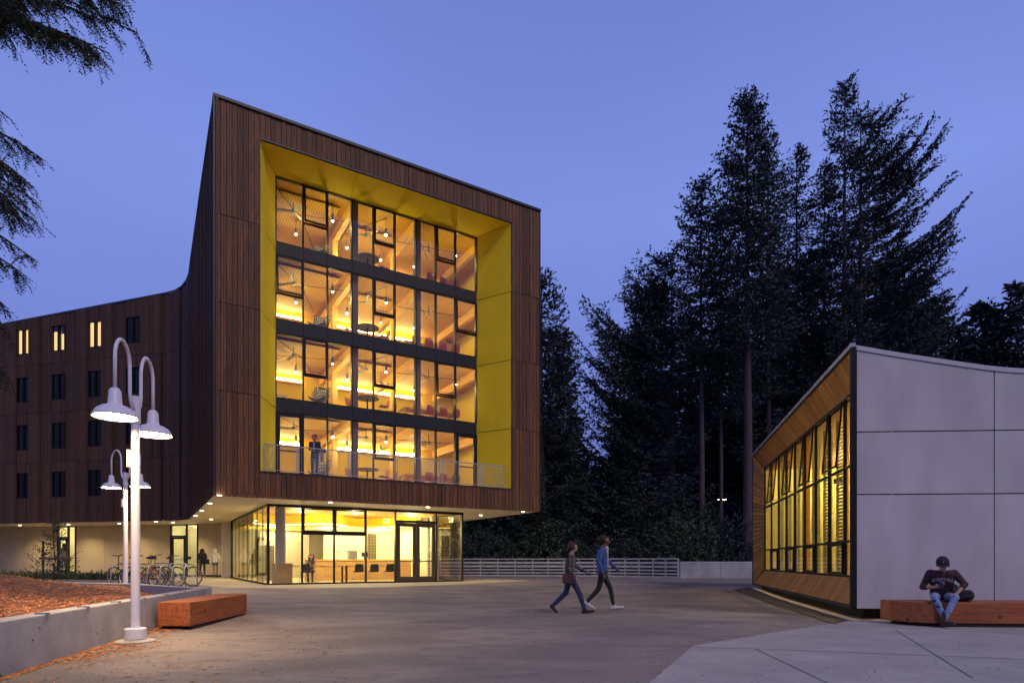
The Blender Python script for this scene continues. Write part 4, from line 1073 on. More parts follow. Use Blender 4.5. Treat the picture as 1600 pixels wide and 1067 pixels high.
# ------------------------------------------------------------ bicycle rack hoops and bicycles
def zb(x, y): return zg(x, y)+.0
hoop = MB(); pts = []
for k in range(13):
    a = PI*k/12; pts.append((-.22*math.cos(a), 0, .60+.22*math.sin(a)))
pts = [(-.30,0,0)]+pts+[(.30,0,0)]; hoop.tube(pts, .021, 10)
hoop_me = hoop.mesh('bicycle_hoop', M['galv'], True)
base = Vector((-14.1, 21.9)); step = Vector((.43, .0)); names = ['leftmost','second','third','fourth','fifth','sixth','seventh','eighth']
for k in range(7):
    p = base+step*k; o = link('bicycle_hoop', hoop_me, None, (p.x, p.y, zb(p.x, p.y)+.02), (0, 0, R(62)))
    tag(o, names[k]+' steel hoop of the bicycle rack, counting from the left, behind the mulch bed', 'bike rack', 'steel bicycle rack hoops')
def make_bicycle(fc, label):
    t = empty('bicycle', (0,0,0), 0, label, 'bicycle', 'bicycles in the rack')
    r = .34
    def wheel(x):
        q = MB(); ring = []
        for k in range(29):
            a = 2*PI*k/28; ring.append((x+r*math.cos(a), 0, r+r*math.sin(a)))
        q.tube(ring, .019, 6, cap=False); w = q.build('wheel', M['rubber'], t, smooth=True)
        q = MB()
        for k in range(14):
            a = 2*PI*k/14; q.tube([(x, .01*(-1)**k, r), (x+(r-.02)*math.cos(a), 0, r+(r-.02)*math.sin(a))], .0022, 3, cap=False)
        q.tube([(x,-.04,r),(x,.04,r)], .02, 8); rr = [(x+(r-.025)*math.cos(2*PI*k/28), 0, r+(r-.025)*math.sin(2*PI*k/28)) for k in range(29)]
        q.tube(rr, .008, 4, cap=False); q.build('spokes', M['galv'], w)
    wheel(0); wheel(1.05)
    bb = (.43,0,.29); seat = (.30,0,.80); head = (.86,0,.80); hb_ = (.90,0,.66); rear = (0,0,r); fr = (1.05,0,r)
    q = MB(); 
    for a_, b_, w in ((bb,seat,.016),(seat,head,.016),(hb_,bb,.019),(head,hb_,.019)): q.tube([a_, b_], w, 8)
    for y in (-.05,.05): q.tube([(rear[0],y,rear[2]), (bb[0],y*.4,bb[2])], .010, 6); q.tube([(rear[0],y,rear[2]), (seat[0],y*.3,seat[2])], .009, 6)
    q.build('frame', fc, t, smooth=True)
    q = MB()
    for y in (-.05,.05): q.tube([(hb_[0],y*.6,hb_[2]), (fr[0],y,fr[2])], .011, 6)
    q.build('fork', M['metal'], t)
    q = MB(); q.tube([seat,(.26,0,.98)], .013, 6); q.tube([(.14,0,1.0),(.26,0,1.005),(.39,0,.99)], [.06,.045,.02], 8); q.build('saddle', M['metal'], t)
    q = MB(); q.tube([head,(.84,0,1.06)], .014, 6); q.tube([(.80,-.30,1.10),(.87,-.16,1.09),(.87,0,1.06),(.87,.16,1.09),(.80,.30,1.10)], .014, 8); q.build('handlebar', M['metal'], t)
    q = MB(); q.lathe([(.0,-.004),(.085,-.004),(.09,0),(.085,.004),(0,.004)], seg=16); q.v = [(bb[0]+x, -.05+z, bb[2]+y) for x, y, z in q.v]
    q.tube([(bb[0],-.07,bb[2]),(bb[0]+.12,-.07,bb[2]-.12)], .012, 5); q.tube([(bb[0],.07,bb[2]),(bb[0]-.12,.07,bb[2]+.12)], .012, 5); q.build('crank', M['galv'], t)
    q = MB()
    for s_, (x, z) in ((1,(bb[0]+.12, bb[2]-.12)), (-1,(bb[0]-.12, bb[2]+.12))): q.box(x-.04,x+.04,-.07*s_-.05,-.07*s_+.05,z-.01,z+.01)
    q.build('pedal', M['metal'], t)
    return t
fcol = [('black', (.02,.02,.022)), ('yellow', (.45,.28,.03)), ('red', (.22,.03,.02)), ('dark blue', (.02,.04,.12)), ('white', (.5,.5,.48))]
bpos = [(-12.15,22.0,14,'black','black bicycle with drop of dark handlebars, leftmost in the rack'),(-11.65,22.05,8,'yellow','yellow framed bicycle in the middle of the rack'),
        (-11.40,21.75,4,'red','dark red bicycle leaning in the front of the rack, its rear wheel nearest the plaza'),(-11.1,22.5,10,'dark blue','dark blue bicycle behind the red one in the rack'),(-10.75,22.9,6,'white','pale framed bicycle at the right end of the rack, nearest the glass door')]
for i, (x, y, a, c, lab) in enumerate(bpos):
    fm = mat('bicycle_paint_'+c.replace(' ', '_'), dict(fcol)[c], .35)
    o = make_bicycle(fm, lab); o.location = (x-1.2, y, zb(x, y)+.012); o.scale = (1.06,)*3; o.rotation_euler = (R((-4,3,6,-3,4)[i]), 0, R(180-a))
for i, (o) in enumerate([]): pass

# ------------------------------------------------------------ small staked tree and planting by the far door
st = empty('tree_stake_frame', (-20.6, 27.6, .35), 0, 'timber stakes with a cross bar holding the young redwood by the far door', 'tree stakes')
for x in (-.55, .55):
    q = MB(); q.tube([(x,0,0),(x,0,1.75)], .04, 8); q.build('stake', M['bark'], st)
q = MB(); q.box(-.7,.7,-.06,-.02,.95,1.05); q.build('cross_bar', mat('cross_bar_timber', (.25,.13,.06), .8), st)
q = MB(); q.tube([(0,0,0),(0,0,1.8)], .04, 8); o = q.build('stake', M['bark'], loc=(-17.0, 27.4, .4)); tag(o, 'single timber stake standing in the planting left of the lamp posts', 'stake')

# ------------------------------------------------------------ trees
rng = np.random.default_rng(11)
def leaf_mesh(name, P, U, ln, wd, m, flat=.6):
    """many small leaf clump faces: P centres, U axes"""
    n = len(P); P = np.asarray(P); U = np.asarray(U); U = U/np.linalg.norm(U, axis=1, keepdims=True)
    Rv = rng.normal(size=(n, 3)); Rv[:, 2] += 1.2*flat
    V = np.cross(U, Rv); V /= np.linalg.norm(V, axis=1, keepdims=True)+1e-9
    l = (ln*rng.uniform(.6, 1.4, n))[:, None]*.5; w = (wd*rng.uniform(.6, 1.4, n))[:, None]*.5
    vs = np.empty((n, 4, 3)); vs[:, 0] = P-U*l; vs[:, 1] = P+V*w+U*l*.1; vs[:, 2] = P+U*l; vs[:, 3] = P-V*w+U*l*.1
    me = bpy.data.meshes.new(name)
    me.vertices.add(4*n); me.vertices.foreach_set('co', vs.reshape(-1).astype(np.float32))
    me.loops.add(4*n); me.loops.foreach_set('vertex_index', np.arange(4*n, dtype=np.int32))
    me.polygons.add(n); me.polygons.foreach_set('loop_start', np.arange(0, 4*n, 4, dtype=np.int32))
    try: me.polygons.foreach_set('loop_total', np.full(n, 4, dtype=np.int32))
    except Exception: pass
    me.materials.append(m); me.update(); me.validate(); return me
def branch_curve(o, az, Lb, slope, droop, tip, n=9, wob=.04):
    s = np.linspace(0, 1, n); h = np.array([math.cos(az), math.sin(az), 0]); sd = np.array([-math.sin(az), math.cos(az), 0])
    w = np.cumsum(rng.normal(0, wob, n))*s; w2 = np.cumsum(rng.normal(0, wob*.6, n))*s
    z = Lb*(slope*s - droop*np.sin(s*PI*.75) + tip*s**3)
    return o[None]+h[None]*(Lb*s)[:, None]+sd[None]*(w*Lb)[:, None]+np.array([0,0,1.])[None]*(z+w2*Lb)[:, None]
def foliate(C, Lb, P, U, tw_sp, tw_len, lf_sp, s0=.12, hang=.25, jit=.05):
    n = len(C); tt = np.linspace(0, 1, n)
    k = max(4, int(Lb/tw_sp))
    for side in (-1, 1):
        for s in np.linspace(s0, 1, k)+rng.uniform(-.5, .5, k)/k:
            s = min(max(s, 0), 1)
            b = np.array([np.interp(s, tt, C[:, i]) for i in range(3)]); b2 = np.array([np.interp(min(1, s+.08), tt, C[:, i]) for i in range(3)])
            b1 = np.array([np.interp(s-.05, tt, C[:, i]) for i in range(3)])
            T = b2-b1; T /= np.linalg.norm(T)+1e-9
            S = np.cross(T, [0,0,1.]); S /= np.linalg.norm(S)+1e-9
            tl = tw_len*(.35+.9*math.sin(PI*min(1, s*.8+.12)))*rng.uniform(.5, 1.3)*min(1.2, .5+Lb/6)
            if rng.random() < .12: continue
            d = T*.75+S*side*rng.uniform(.5, 1.1)+np.array([0,0,-hang*rng.uniform(.2, 1.6)]); d /= np.linalg.norm(d)
            m_ = max(2, int(tl/lf_sp)); q = (np.arange(m_)+rng.uniform(.2, .9, m_))/m_
            pp = b[None]+d[None]*(q*tl)[:, None]; pp[:, 2] -= hang*.5*tl*q**2; pp += rng.normal(0, jit, pp.shape)
            P.append(pp); U.append(np.tile(d, (m_, 1))+rng.normal(0, .45, (m_, 3)))
def conifer(H, lenfn, nb, h0, leaf=(.32,.11), tw_sp=.32, tw_len=.85, lf_sp=.15, slope=(-.25, .55), trunk_r=.35, thin=.0, droop=.12, tip=.25, azb=0):
    P, U = [], []; limb = MB()
    tr = [(0,0,-.3), (.02*H*.1,0,H*.3), (0,.01*H*.2,H*.6), (0,0,H*.97)]
    for i in range(nb):
        f = h0+(1-h0)*((i+rng.random())/nb)**.92; az = rng.uniform(0, 2*PI)
        if rng.random() < abs(azb): az = rng.normal(0, .35)+(PI if azb < 0 else 0)
        Lb = lenfn(f, az)*rng.uniform(.55, 1.12)
        if rng.random() < thin: continue
        if Lb < .25: Lb = .25
        sl = slope[0]+(slope[1]-slope[0])*f+rng.normal(0, .07)
        C = branch_curve(np.array([0, 0, f*H]), az, Lb, sl, droop, tip)
        limb.tube([tuple(c) for c in C[::2]], [max(.008, .012*Lb*(1-k/4.3)) for k in range(len(C[::2]))], 3, mi=0, cap=False)
        foliate(C, Lb, P, U, tw_sp, tw_len, lf_sp, s0=.15 if Lb < 3 else .25)
    # leader tuft
    t = rng.normal(0, .12, (60, 3)); t[:, 2] = H*(.955+.05*rng.random(60)); P.append(t); U.append(np.tile([0,0,1.], (60,1))+rng.normal(0,.5,(60,3)))
    trunk = MB(); trunk.tube([(0,0,-.3), (.0,0,.8), (.05,.03,H*.3), (-.04,0,H*.6), (0,0,H*.99)], [trunk_r*1.35, trunk_r, trunk_r*.78, trunk_r*.5, .03], 12)
    trunk.add(limb.v, limb.f)
    P = np.concatenate(P); U = np.concatenate(U)
    return trunk.mesh('trunk', M['bark'], True), leaf_mesh('crown', P, U, leaf[0], leaf[1], M['leaf'])
def plant(meshes, x, y, z, rz, sc, label, group=None, cat='tree', name='redwood_tree'):
    t = empty(name, (x, y, z), rz, label, cat, group); t.scale = (sc[0], sc[0], sc[1]) if isinstance(sc, tuple) else (sc, sc, sc)
    link('trunk', meshes[0], t); link('crown', meshes[1], t); return t
def cone(R0, R1=.25, pw=.8):            # symmetric spire
    return lambda f, az: R1+(R0-R1)*max(0, 1-f)**pw
def sided(Rl, Rr, pl=.8, pr=.8):       # longer to one side as seen from the plaza
    def fn(f, az):
        c = math.cos(az); a = Rl if c < 0 else Rr; k = abs(c)**.7
        return (.25+(a-.25)*k*max(0, 1-f)**(pl if c < 0 else pr)+(1-k)*min(Rl, Rr)*.8*max(0, 1-f)**.8)
    return fn
def tp(xp, ytop, Y): return (px(xp, Y), Y, .25), HC+(HZ-ytop)/F*Y-.25
def prof(amp, pw, asym=0):
    return lambda f, az: .35+amp*max(0, 1-f)**pw*(1+asym*max(0, -math.cos(az)))
def bough_r(f, az):
    c = max(0, math.cos(az)); k = min(1, (1-f)/.23)**.8
    return .3+2.3*max(0, 1-f)**.5+4.6*k*(c**.8 if c > 0 else 0)
def bough_l(f, az):
    c = max(0, -math.cos(az)); k = min(1, (1-f)/.42)**.8
    return .3+3.0*max(0, 1-f)**.6+4.9*k*c**.8
spec = [   # trunk px, top px, depth, length function, branches, lowest branch, label, trunk radius, slope
 (1168, 155, 40, prof(3.5, .50), 230, .46, 'tall slender redwood with a thick bare trunk nearest the low hall, left skyline peak', .33, (-.25,.6)),
 (1320, 128, 46, prof(3.4, .55), 210, .26, 'highest pointed redwood on the skyline above the corner of the low hall', .32, (-.1,.7)),
 (1345, 176, 47, bough_r, 200, .28, 'redwood with long upswept boughs reaching far right over the pale hall', .34, (.10,.70)),
 (1096, 283, 42, prof(3.0, .45), 150, .48, 'slender redwood with a bare trunk, at the left side of the tall group', .22, (-.3,.5)),
 (1050, 403, 45, bough_l, 250, .06, 'broad redwood with long boughs sweeping left towards the gap of sky', .28, (.12,.5)),
 (1245, 236, 50, prof(3.8, .60), 190, .25, 'narrow redwood standing between the two tallest skyline trees', .28, (-.2,.6)),
 (1200, 228, 48, prof(3.6, .55), 180, .28, 'dense redwood just right of the thick bare trunk', .26, (-.2,.6)),
 (846, 430, 44, sided(3.5, 4.6, .7, .55), 240, .05, 'dark redwood standing half hidden behind the right edge of the timber hall', .32, (-.3,.45)),
 (1288, 262, 49, prof(3.6, .60), 170, .30, 'redwood with a thin bare trunk behind the highest skyline tree', .22, (-.2,.6)),
 (1126, 330, 43, prof(3.0, .55), 120, .42, 'thin redwood between the bare trunks at the left of the tall group', .16, (-.2,.5)),
]
meshes = []
for (xp, yt, Y, fn, nb_, h0, lab, tr, sl) in spec:
    (x, y, z), H = tp(xp, yt, Y)
    me = conifer(H, fn, nb_, h0, trunk_r=tr, slope=sl, leaf=(.25,.105), tw_sp=.22, tw_len=.92, lf_sp=.088, azb=.5 if xp in (1345,) else (-.4 if xp == 1050 else 0)); meshes.append((me, H))
    plant(me, x, y, z, 0, 1, lab)
# lower, denser trees behind: three meshes shared
gen = []
for Hh, R0 in ((18, 4.2), (16, 3.6), (20, 4.6)):
    gen.append((conifer(Hh, cone(R0, .3, .8), 170, .04, trunk_r=.24, slope=(-.2,.45), leaf=(.46,.19), tw_sp=.36, tw_len=1.1, lf_sp=.16), Hh))
more = [(893,640,56,'dark redwood right behind the edge tree, left of the sky gap'),(870,520,60,'dark redwood crown close to the timber hall edge, a little behind'),
 (965,700,52,'low dark redwood under the gap of sky'),(1000,520,54,'dark redwood under the long left boughs'),(1022,455,58,'pointed redwood behind the broad left boughs'),
 (1075,500,60,'dark redwood between the two left trunks'),(1140,470,62,'dark redwood behind the thick bare trunk'),(1215,430,64,'dark redwood low behind the group centre'),
 (1270,400,62,'dark redwood behind the twin skyline trees'),(1390,450,66,'dark tree crown over the highest corner of the pale roof'),(1425,440,64,'rounded dark tree crown right of the long boughs'),
 (1462,470,66,'dark tree crown above the sagging pale roof'),(1492,512,70,'small dark crown before the dip in the skyline at right'),(1540,478,62,'dark conifer second from the right picture edge'),
 (1592,445,60,'dark conifer cut by the right picture edge'),(1565,500,68,'low dark conifer between the two at the right edge'),(1350,430,70,'dark redwood behind the long bough tree'),
 (790,560,54,'dark redwood behind the timber hall and the fence start'),(735,600,52,'dark redwood seen beside the lobby corner'),(1110,560,57,'low dense redwood behind the far pole light'),
 (1170,540,57,'low dense redwood behind the thick bare trunk'),(1235,520,57,'low dense redwood behind the slanting roof'),(1300,500,57,'low dense redwood over the slanting roof corner'),
 (935,735,46,'lowest dense redwood in front of the gap of sky'),(1035,600,57,'dense young redwood behind the fence end'),(860,640,47,'dense young redwood behind the walkers'),
 (985,650,44,'dense young redwood behind the man in the blue jacket'),(1620,470,58,'dark conifer just off the right picture edge'),(1520,530,72,'distant low crown in the dip of the skyline'),
 (1150,660,57,'dense young redwood behind the concrete barrier'),(1085,640,57,'dense young redwood left of the far pole light')]
for i, (xp, yt, Y, lab) in enumerate(more):
    (x, y, z), H = tp(xp, yt, Y); me, Hh = gen[i % 3]
    plant(me, x, y, z, rng.uniform(0, 6), (max(.62, H/Hh)*rng.uniform(.9, 1.1), H/Hh), lab, 'dark redwoods behind the plaza')
# the wood farther back reads as one mass
P = []; U = []
for k in range(9000):
    x = rng.uniform(-24, 78); y = rng.uniform(74, 84); top = 10+3.5*math.sin(x*.31)+2.5*math.sin(x*.83+1)+1.5*math.sin(x*2.1)
    z = top*rng.uniform(0, 1)**.8; m_ = 5; P.append(rng.normal(0, .55, (m_, 3))+[x, y, z]); U.append(rng.normal(0, 1, (m_, 3)))
o = link('far_wood', leaf_mesh('far_wood', np.concatenate(P), np.concatenate(U), 1.5, .8, M['leaf'])); tag(o, 'dark far wood closing the view behind the redwoods', 'wood', kind='stuff')
# shrubs behind the fence
def shrub_mesh(name, R_, H_, n, leaf, m):
    P, U = [], []
    for k in range(int(n/26)):
        th = rng.uniform(0, 2*PI); ph = math.acos(rng.uniform(-.1, 1)); rr = rng.uniform(.55, 1)**.5*(1+.25*math.sin(3*th+k))
        c = np.array([R_*rr*math.sin(ph)*math.cos(th), R_*rr*math.sin(ph)*math.sin(th), H_*rr*math.cos(ph)*.95+.1])
        m_ = 26; p = c[None]+rng.normal(0, .16, (m_, 3))*[R_*.55, R_*.55, H_*.4]; p[:, 2] = np.maximum(p[:, 2], .05)
        P.append(p); U.append(rng.normal(0, 1, (m_, 3))+[0, 0, .5])
    return leaf_mesh(name, np.concatenate(P), np.concatenate(U), leaf[0], leaf[1], m, .3)
def stem_mesh(R_, H_):
    q = MB()
    for k in range(6):
        a = k*1.05; q.tube([(0,0,0), (R_*.25*math.cos(a), R_*.25*math.sin(a), H_*.45), (R_*.5*math.cos(a), R_*.5*math.sin(a), H_*.8)], [.05,.03,.01], 4)
    return q.mesh('stem', M['bark'])
sh = [(stem_mesh(1.6,2.4), shrub_mesh('foliage', 1.6, 2.4, 5200, (.17,.08), M['shrub'])), (stem_mesh(1.5,2), shrub_mesh('foliage', 1.5, 2.0, 4600, (.15,.07), M['leaf']))]
for i, (xp, yt, Y, w, k, lab) in enumerate([(850,822,42,1.15,0,'rounded pale green shrub behind the fence, left of the walking woman'),(795,835,43,1.1,1,'dark low shrub behind the left part of the fence'),
    (752,822,43,1.2,1,'dark shrub behind the fence beside the lobby corner'),(905,842,42,1.1,1,'dark shrub behind the walking woman'),(962,838,42,1.3,1,'dark shrub behind the walking man'),
    (1012,828,42,1.3,1,'dark shrub behind the right half of the fence'),(1062,820,41,1.2,0,'leafy shrub behind the joint of fence and barrier'),(1098,800,42,1.0,0,'tall leafy shrub left of the far pole light'),
    (1150,815,42,1.1,1,'dark shrub right of the far pole light'),(1190,820,40,1.2,1,'dark shrub behind the barrier, next to the low hall'),(830,790,50,1.6,1,'large dark shrub mass behind the pale green shrub'),
    (930,790,50,1.7,1,'large dark shrub mass between the walkers'),(1030,780,50,1.6,1,'large dark shrub mass under the left redwood'),(740,780,50,1.6,1,'large dark shrub mass at the lobby corner')]):
    (x, y, z), H = tp(xp, yt, Y); s_, f_ = sh[k]; hh = (2.4, 2.0)[k]*1.05
    t = empty('shrub', (x, y, z), rng.uniform(0, 6), lab, 'shrub', 'shrubs behind the fence'); t.scale = (w*1.15, w*1.15, H/hh)
    link('stem', s_, t); link('foliage', f_, t)
# young staked redwood near the far door
ym = conifer(2.65, cone(1.15, .12, .7), 75, .05, leaf=(.10,.035), tw_sp=.11, tw_len=.28, lf_sp=.055, slope=(-.1,.4), trunk_r=.035)
plant(ym, -20.5, 27.4, .35, 0, 1, 'young staked redwood sapling in front of the far lit door', cat='tree', name='redwood_sapling')
# low planting along the ground floor wall
P = []; U = []
for k in range(5200):
    w = rng.uniform(.5, 17); p = Vector((-17.6, 31.2))+Vector((-.972,.2345))*w*.75+Vector((.1,.3))*rng.uniform(-3, 3)
    P.append((p.x, p.y, .30+abs(rng.normal(0, .13)))); U.append((rng.normal(0,.5), rng.normal(0,.5), 1))
o = link('low_planting', leaf_mesh('low_planting', np.array(P), np.array(U), .28, .05, M['weed'], .2)); tag(o, 'low dark planting strip along the beige wall behind the bicycle rack', 'ground cover', kind='stuff')

# near redwood: trunk outside the left picture edge, its boughs reach into the upper left corner
nearT = empty('redwood_tree', (-13.6, 9.2, 0), 0, 'near redwood whose fine hanging boughs enter at the upper left corner and left edge', 'tree')
P, U = [], []; limb = MB()
def px3(x, y, Y): return np.array([px(x, Y), Y, zz(y, Y)])-np.array([-13.6, 9.2, 0])
near = [  # bough start, end in the picture, distance
 ((-160,-120),(212,40),10.0),((-150,-60),(172,88),9.6),((-160,-90),(196,66),10.4),((-140,-30),(140,58),9.2),((-170,-140),(150,10),9.8),((-130,-10),(100,48),9.4),((-130,0),(120,70),9.8),((-130,0),(205,20),9.9),((-130,0),(84,60),10.2),((-130,0),(216,52),10.3),((-130,0),(160,84),9.5),((-150,-110),(108,20),10.6),
 ((-150,10),(48,66),9.0),((-140,-60),(60,22),9.4),((-160,-150),(200,-14),10.2),((-160,-30),(30,48),10.0),((-120,-90),(30,10),9.2),
 ((-150,60),(30,126),9.5),((-150,90),(22,100),10.1),((-160,150),(50,244),10),((-150,190),(50,296),9.4),((-150,130),(26,200),10.5),((-160,170),(24,262),9.8),
 ((-150,230),(66,330),10),((-150,0),(60,352),10.2),((-150,0),(40,336),9.5),((-150,0),(55,300),9.9),((-160,220),(48,352),9.6),((-150,290),(92,436),10.2),((-150,310),(46,388),9.8),((-150,360),(34,494),10.4),((-150,330),(24,432),10),((-140,270),(30,318),9.3),
 ((-150,200),(30,225),10.3),((-140,430),(14,520),9),((-150,560),(6,596),9.3),((-150,540),(2,570),9.5)]
def spray_bough(C, Lb, dens, depth):
    n = len(C)
    for k in range(int(Lb*dens)):
        s_ = rng.uniform(.05, 1); i = s_*(n-1); i0 = min(int(i), n-2); b = C[i0]*(1-(i-i0))+C[i0+1]*(i-i0)
        T = C[i0+1]-C[i0]; T = T/np.linalg.norm(T); S = np.cross(T, [0,0,1.]); S /= np.linalg.norm(S)
        d = T*rng.uniform(.4,1)+S*rng.uniform(-1,1)+np.array([0,0,rng.uniform(-.7,.15)]); d /= np.linalg.norm(d)
        if depth > 0 and k % 6 == 0:
            L2 = rng.uniform(.28, .62)*(1.15-.6*s_); q = np.linspace(0, 1, 6)
            C2 = b[None]+d[None]*(q*L2)[:, None]; C2[:, 2] -= .22*L2*q**2
            limb.tube([tuple(c) for c in C2], [.010*(1-q_*.8) for q_ in q], 4, cap=False); spray_bough(C2, L2, 34, depth-1); continue
        tl = rng.uniform(.10, .30)*(1.15-.4*s_); m_ = max(4, int(tl/.017)); q = np.linspace(.05, 1, m_)
        cc = b[None]+d[None]*(q*tl)[:, None]; cc[:, 2] -= .28*tl*q**2
        sd_ = np.cross(d, [0,0,1.]); sd_ /= np.linalg.norm(sd_)+1e-9; sg = np.where(np.arange(m_)%2, 1, -1)[:, None]
        u = d[None]*.7+sd_[None]*sg*.8+rng.normal(0, .22, (m_, 3)); un = u/np.linalg.norm(u, axis=1, keepdims=True)
        P.append(cc+un*.018); U.append(u)
for (a, b_, Y) in near:
    b_ = (b_[0]-24, b_[1]-22) if b_[1] > 95 else (b_[0]-28, b_[1]-24)
    a = (a[0], b_[1]-(b_[0]-a[0])*(.12 if b_[1] < 95 else .38)); p0, p1 = px3(*a, Y), px3(*b_, Y); Lb = float(np.linalg.norm(p1-p0)); n = 12; s = np.linspace(0, 1, n)[:, None]
    C = p0[None]*(1-s)+p1[None]*s; C[:, 2] += (np.sin(s*PI)*Lb*.10)[:, 0]; C += np.cumsum(rng.normal(0, .012, C.shape), 0)
    C[:, 1] += np.linspace(0, rng.uniform(-.5, .5), n)
    limb.tube([tuple(c) for c in C], [.030*(1-k/12.5)+.004 for k in range(n)], 5)
    spray_bough(C, Lb, 36, 1)
tk = MB(); tk.tube([(0,0,-.1),(0,0,6),(0,0,16)], [.55,.42,.2], 14); tk.add(limb.v, limb.f)
for (a, b_, Y) in near: 
    b_ = (b_[0]-24, b_[1]-22) if b_[1] > 95 else (b_[0]-28, b_[1]-24)
    p0 = px3(a[0], b_[1]-(b_[0]-a[0])*(.12 if b_[1] < 95 else .38), Y); tk.tube([(0,0,max(1,p0[2]-.5)), tuple(p0)], [.06,.036], 5)
tk.build('trunk', M['bark'], nearT, smooth=True)
link('crown', leaf_mesh('crown', np.concatenate(P), np.concatenate(U), .055, .017, M['leaf_near'], .3), nearT)

# ------------------------------------------------------------ people
SK = {'light': (.42,.22,.15), 'brown': (.17,.075,.045), 'tan': (.38,.20,.12)}
_sm = {}
def cloth(name, col, **k):
    if name not in _sm: _sm[name] = mat(name, col, k.pop('rough', .8), var=k.pop('var', .25), scale=k.pop('scale', 9), bump=.9, bscale=11, **k)
    return _sm[name]
def capsule(q, p0, p1, r0, r1, seg=12):
    p0, p1 = Vector(p0), Vector(p1); d = p1-p0; L_ = d.length
    if L_ < 1e-5: q.ball(p0, r0, seg, 8); return
    t = d/L_; pts = []; rs = []
    for k in range(5):
        a = PI/2*(k/4); pts.append(p0-t*r0*math.cos(a)); rs.append(max(1e-4, r0*math.sin(a)))
    for k in range(1, 5):
        a = PI/2*(1-k/4); pts.append(p1+t*r1*math.cos(a)); rs.append(max(1e-4, r1*math.sin(a)))
    q.tube(pts, rs, seg)
def remeshed(name, q, vox, mats, parent, bones=None, smooth_it=4):
    me = q.mesh(name+'_raw', mats); tmp = bpy.data.objects.new('tmp', me); COL.objects.link(tmp)
    m = tmp.modifiers.new('r', 'REMESH'); m.mode = 'VOXEL'; m.voxel_size = vox; m.use_smooth_shade = True
    s = tmp.modifiers.new('s', 'SMOOTH'); s.iterations = smooth_it; s.factor = .5
    dg = bpy.context.evaluated_depsgraph_get(); dg.update()
    out = bpy.data.meshes.new_from_object(tmp.evaluated_get(dg)); out.name = name
    bpy.data.objects.remove(tmp)
    ms = mats if isinstance(mats, (list, tuple)) else [mats]
    out.materials.clear()
    for x in ms: out.materials.append(x)
    nf = len(out.polygons)
    if bones:
        ctr = np.empty(nf*3, dtype=np.float32); out.polygons.foreach_get('center', ctr); ctr = ctr.reshape(-1, 3)
        best = np.full(nf, 1e9); idx = np.zeros(nf, dtype=np.int32)
        for (p0, p1, r0, r1, mi) in bones:
            p0 = np.array(p0); p1 = np.array(p1); d = p1-p0; L2 = float(d@d)+1e-9
            t = np.clip((ctr-p0)@d/L2, 0, 1); dist = np.linalg.norm(ctr-(p0+t[:, None]*d), axis=1)-(r0+(r1-r0)*t)
            k = dist < best; best[k] = dist[k]; idx[k] = mi
        out.polygons.foreach_set('material_index', idx)
    else: out.polygons.foreach_set('material_index', np.zeros(nf, dtype=np.int32))
    out.polygons.foreach_set('use_smooth', np.ones(nf, dtype=bool)); out.update()
    return link(name, out, parent)
BASE = dict(pelvis=(0,0,.95), chest=(0,0,1.28), neck=(0,-.01,1.47), head=(0,.02,1.62),
    shl=(-.18,0,1.42), ell=(-.23,-.03,1.13), wrl=(-.24,.04,.88), shr=(.18,0,1.42), elr=(.23,-.03,1.13), wrr=(.24,.04,.88),
    hil=(-.09,0,.93), knl=(-.10,.03,.50), anl=(-.10,-.01,.09), tol=(-.12,.14,.045), hir=(.09,0,.93), knr=(.10,.03,.50), anr=(.10,-.01,.09), tor=(.12,.14,.045))
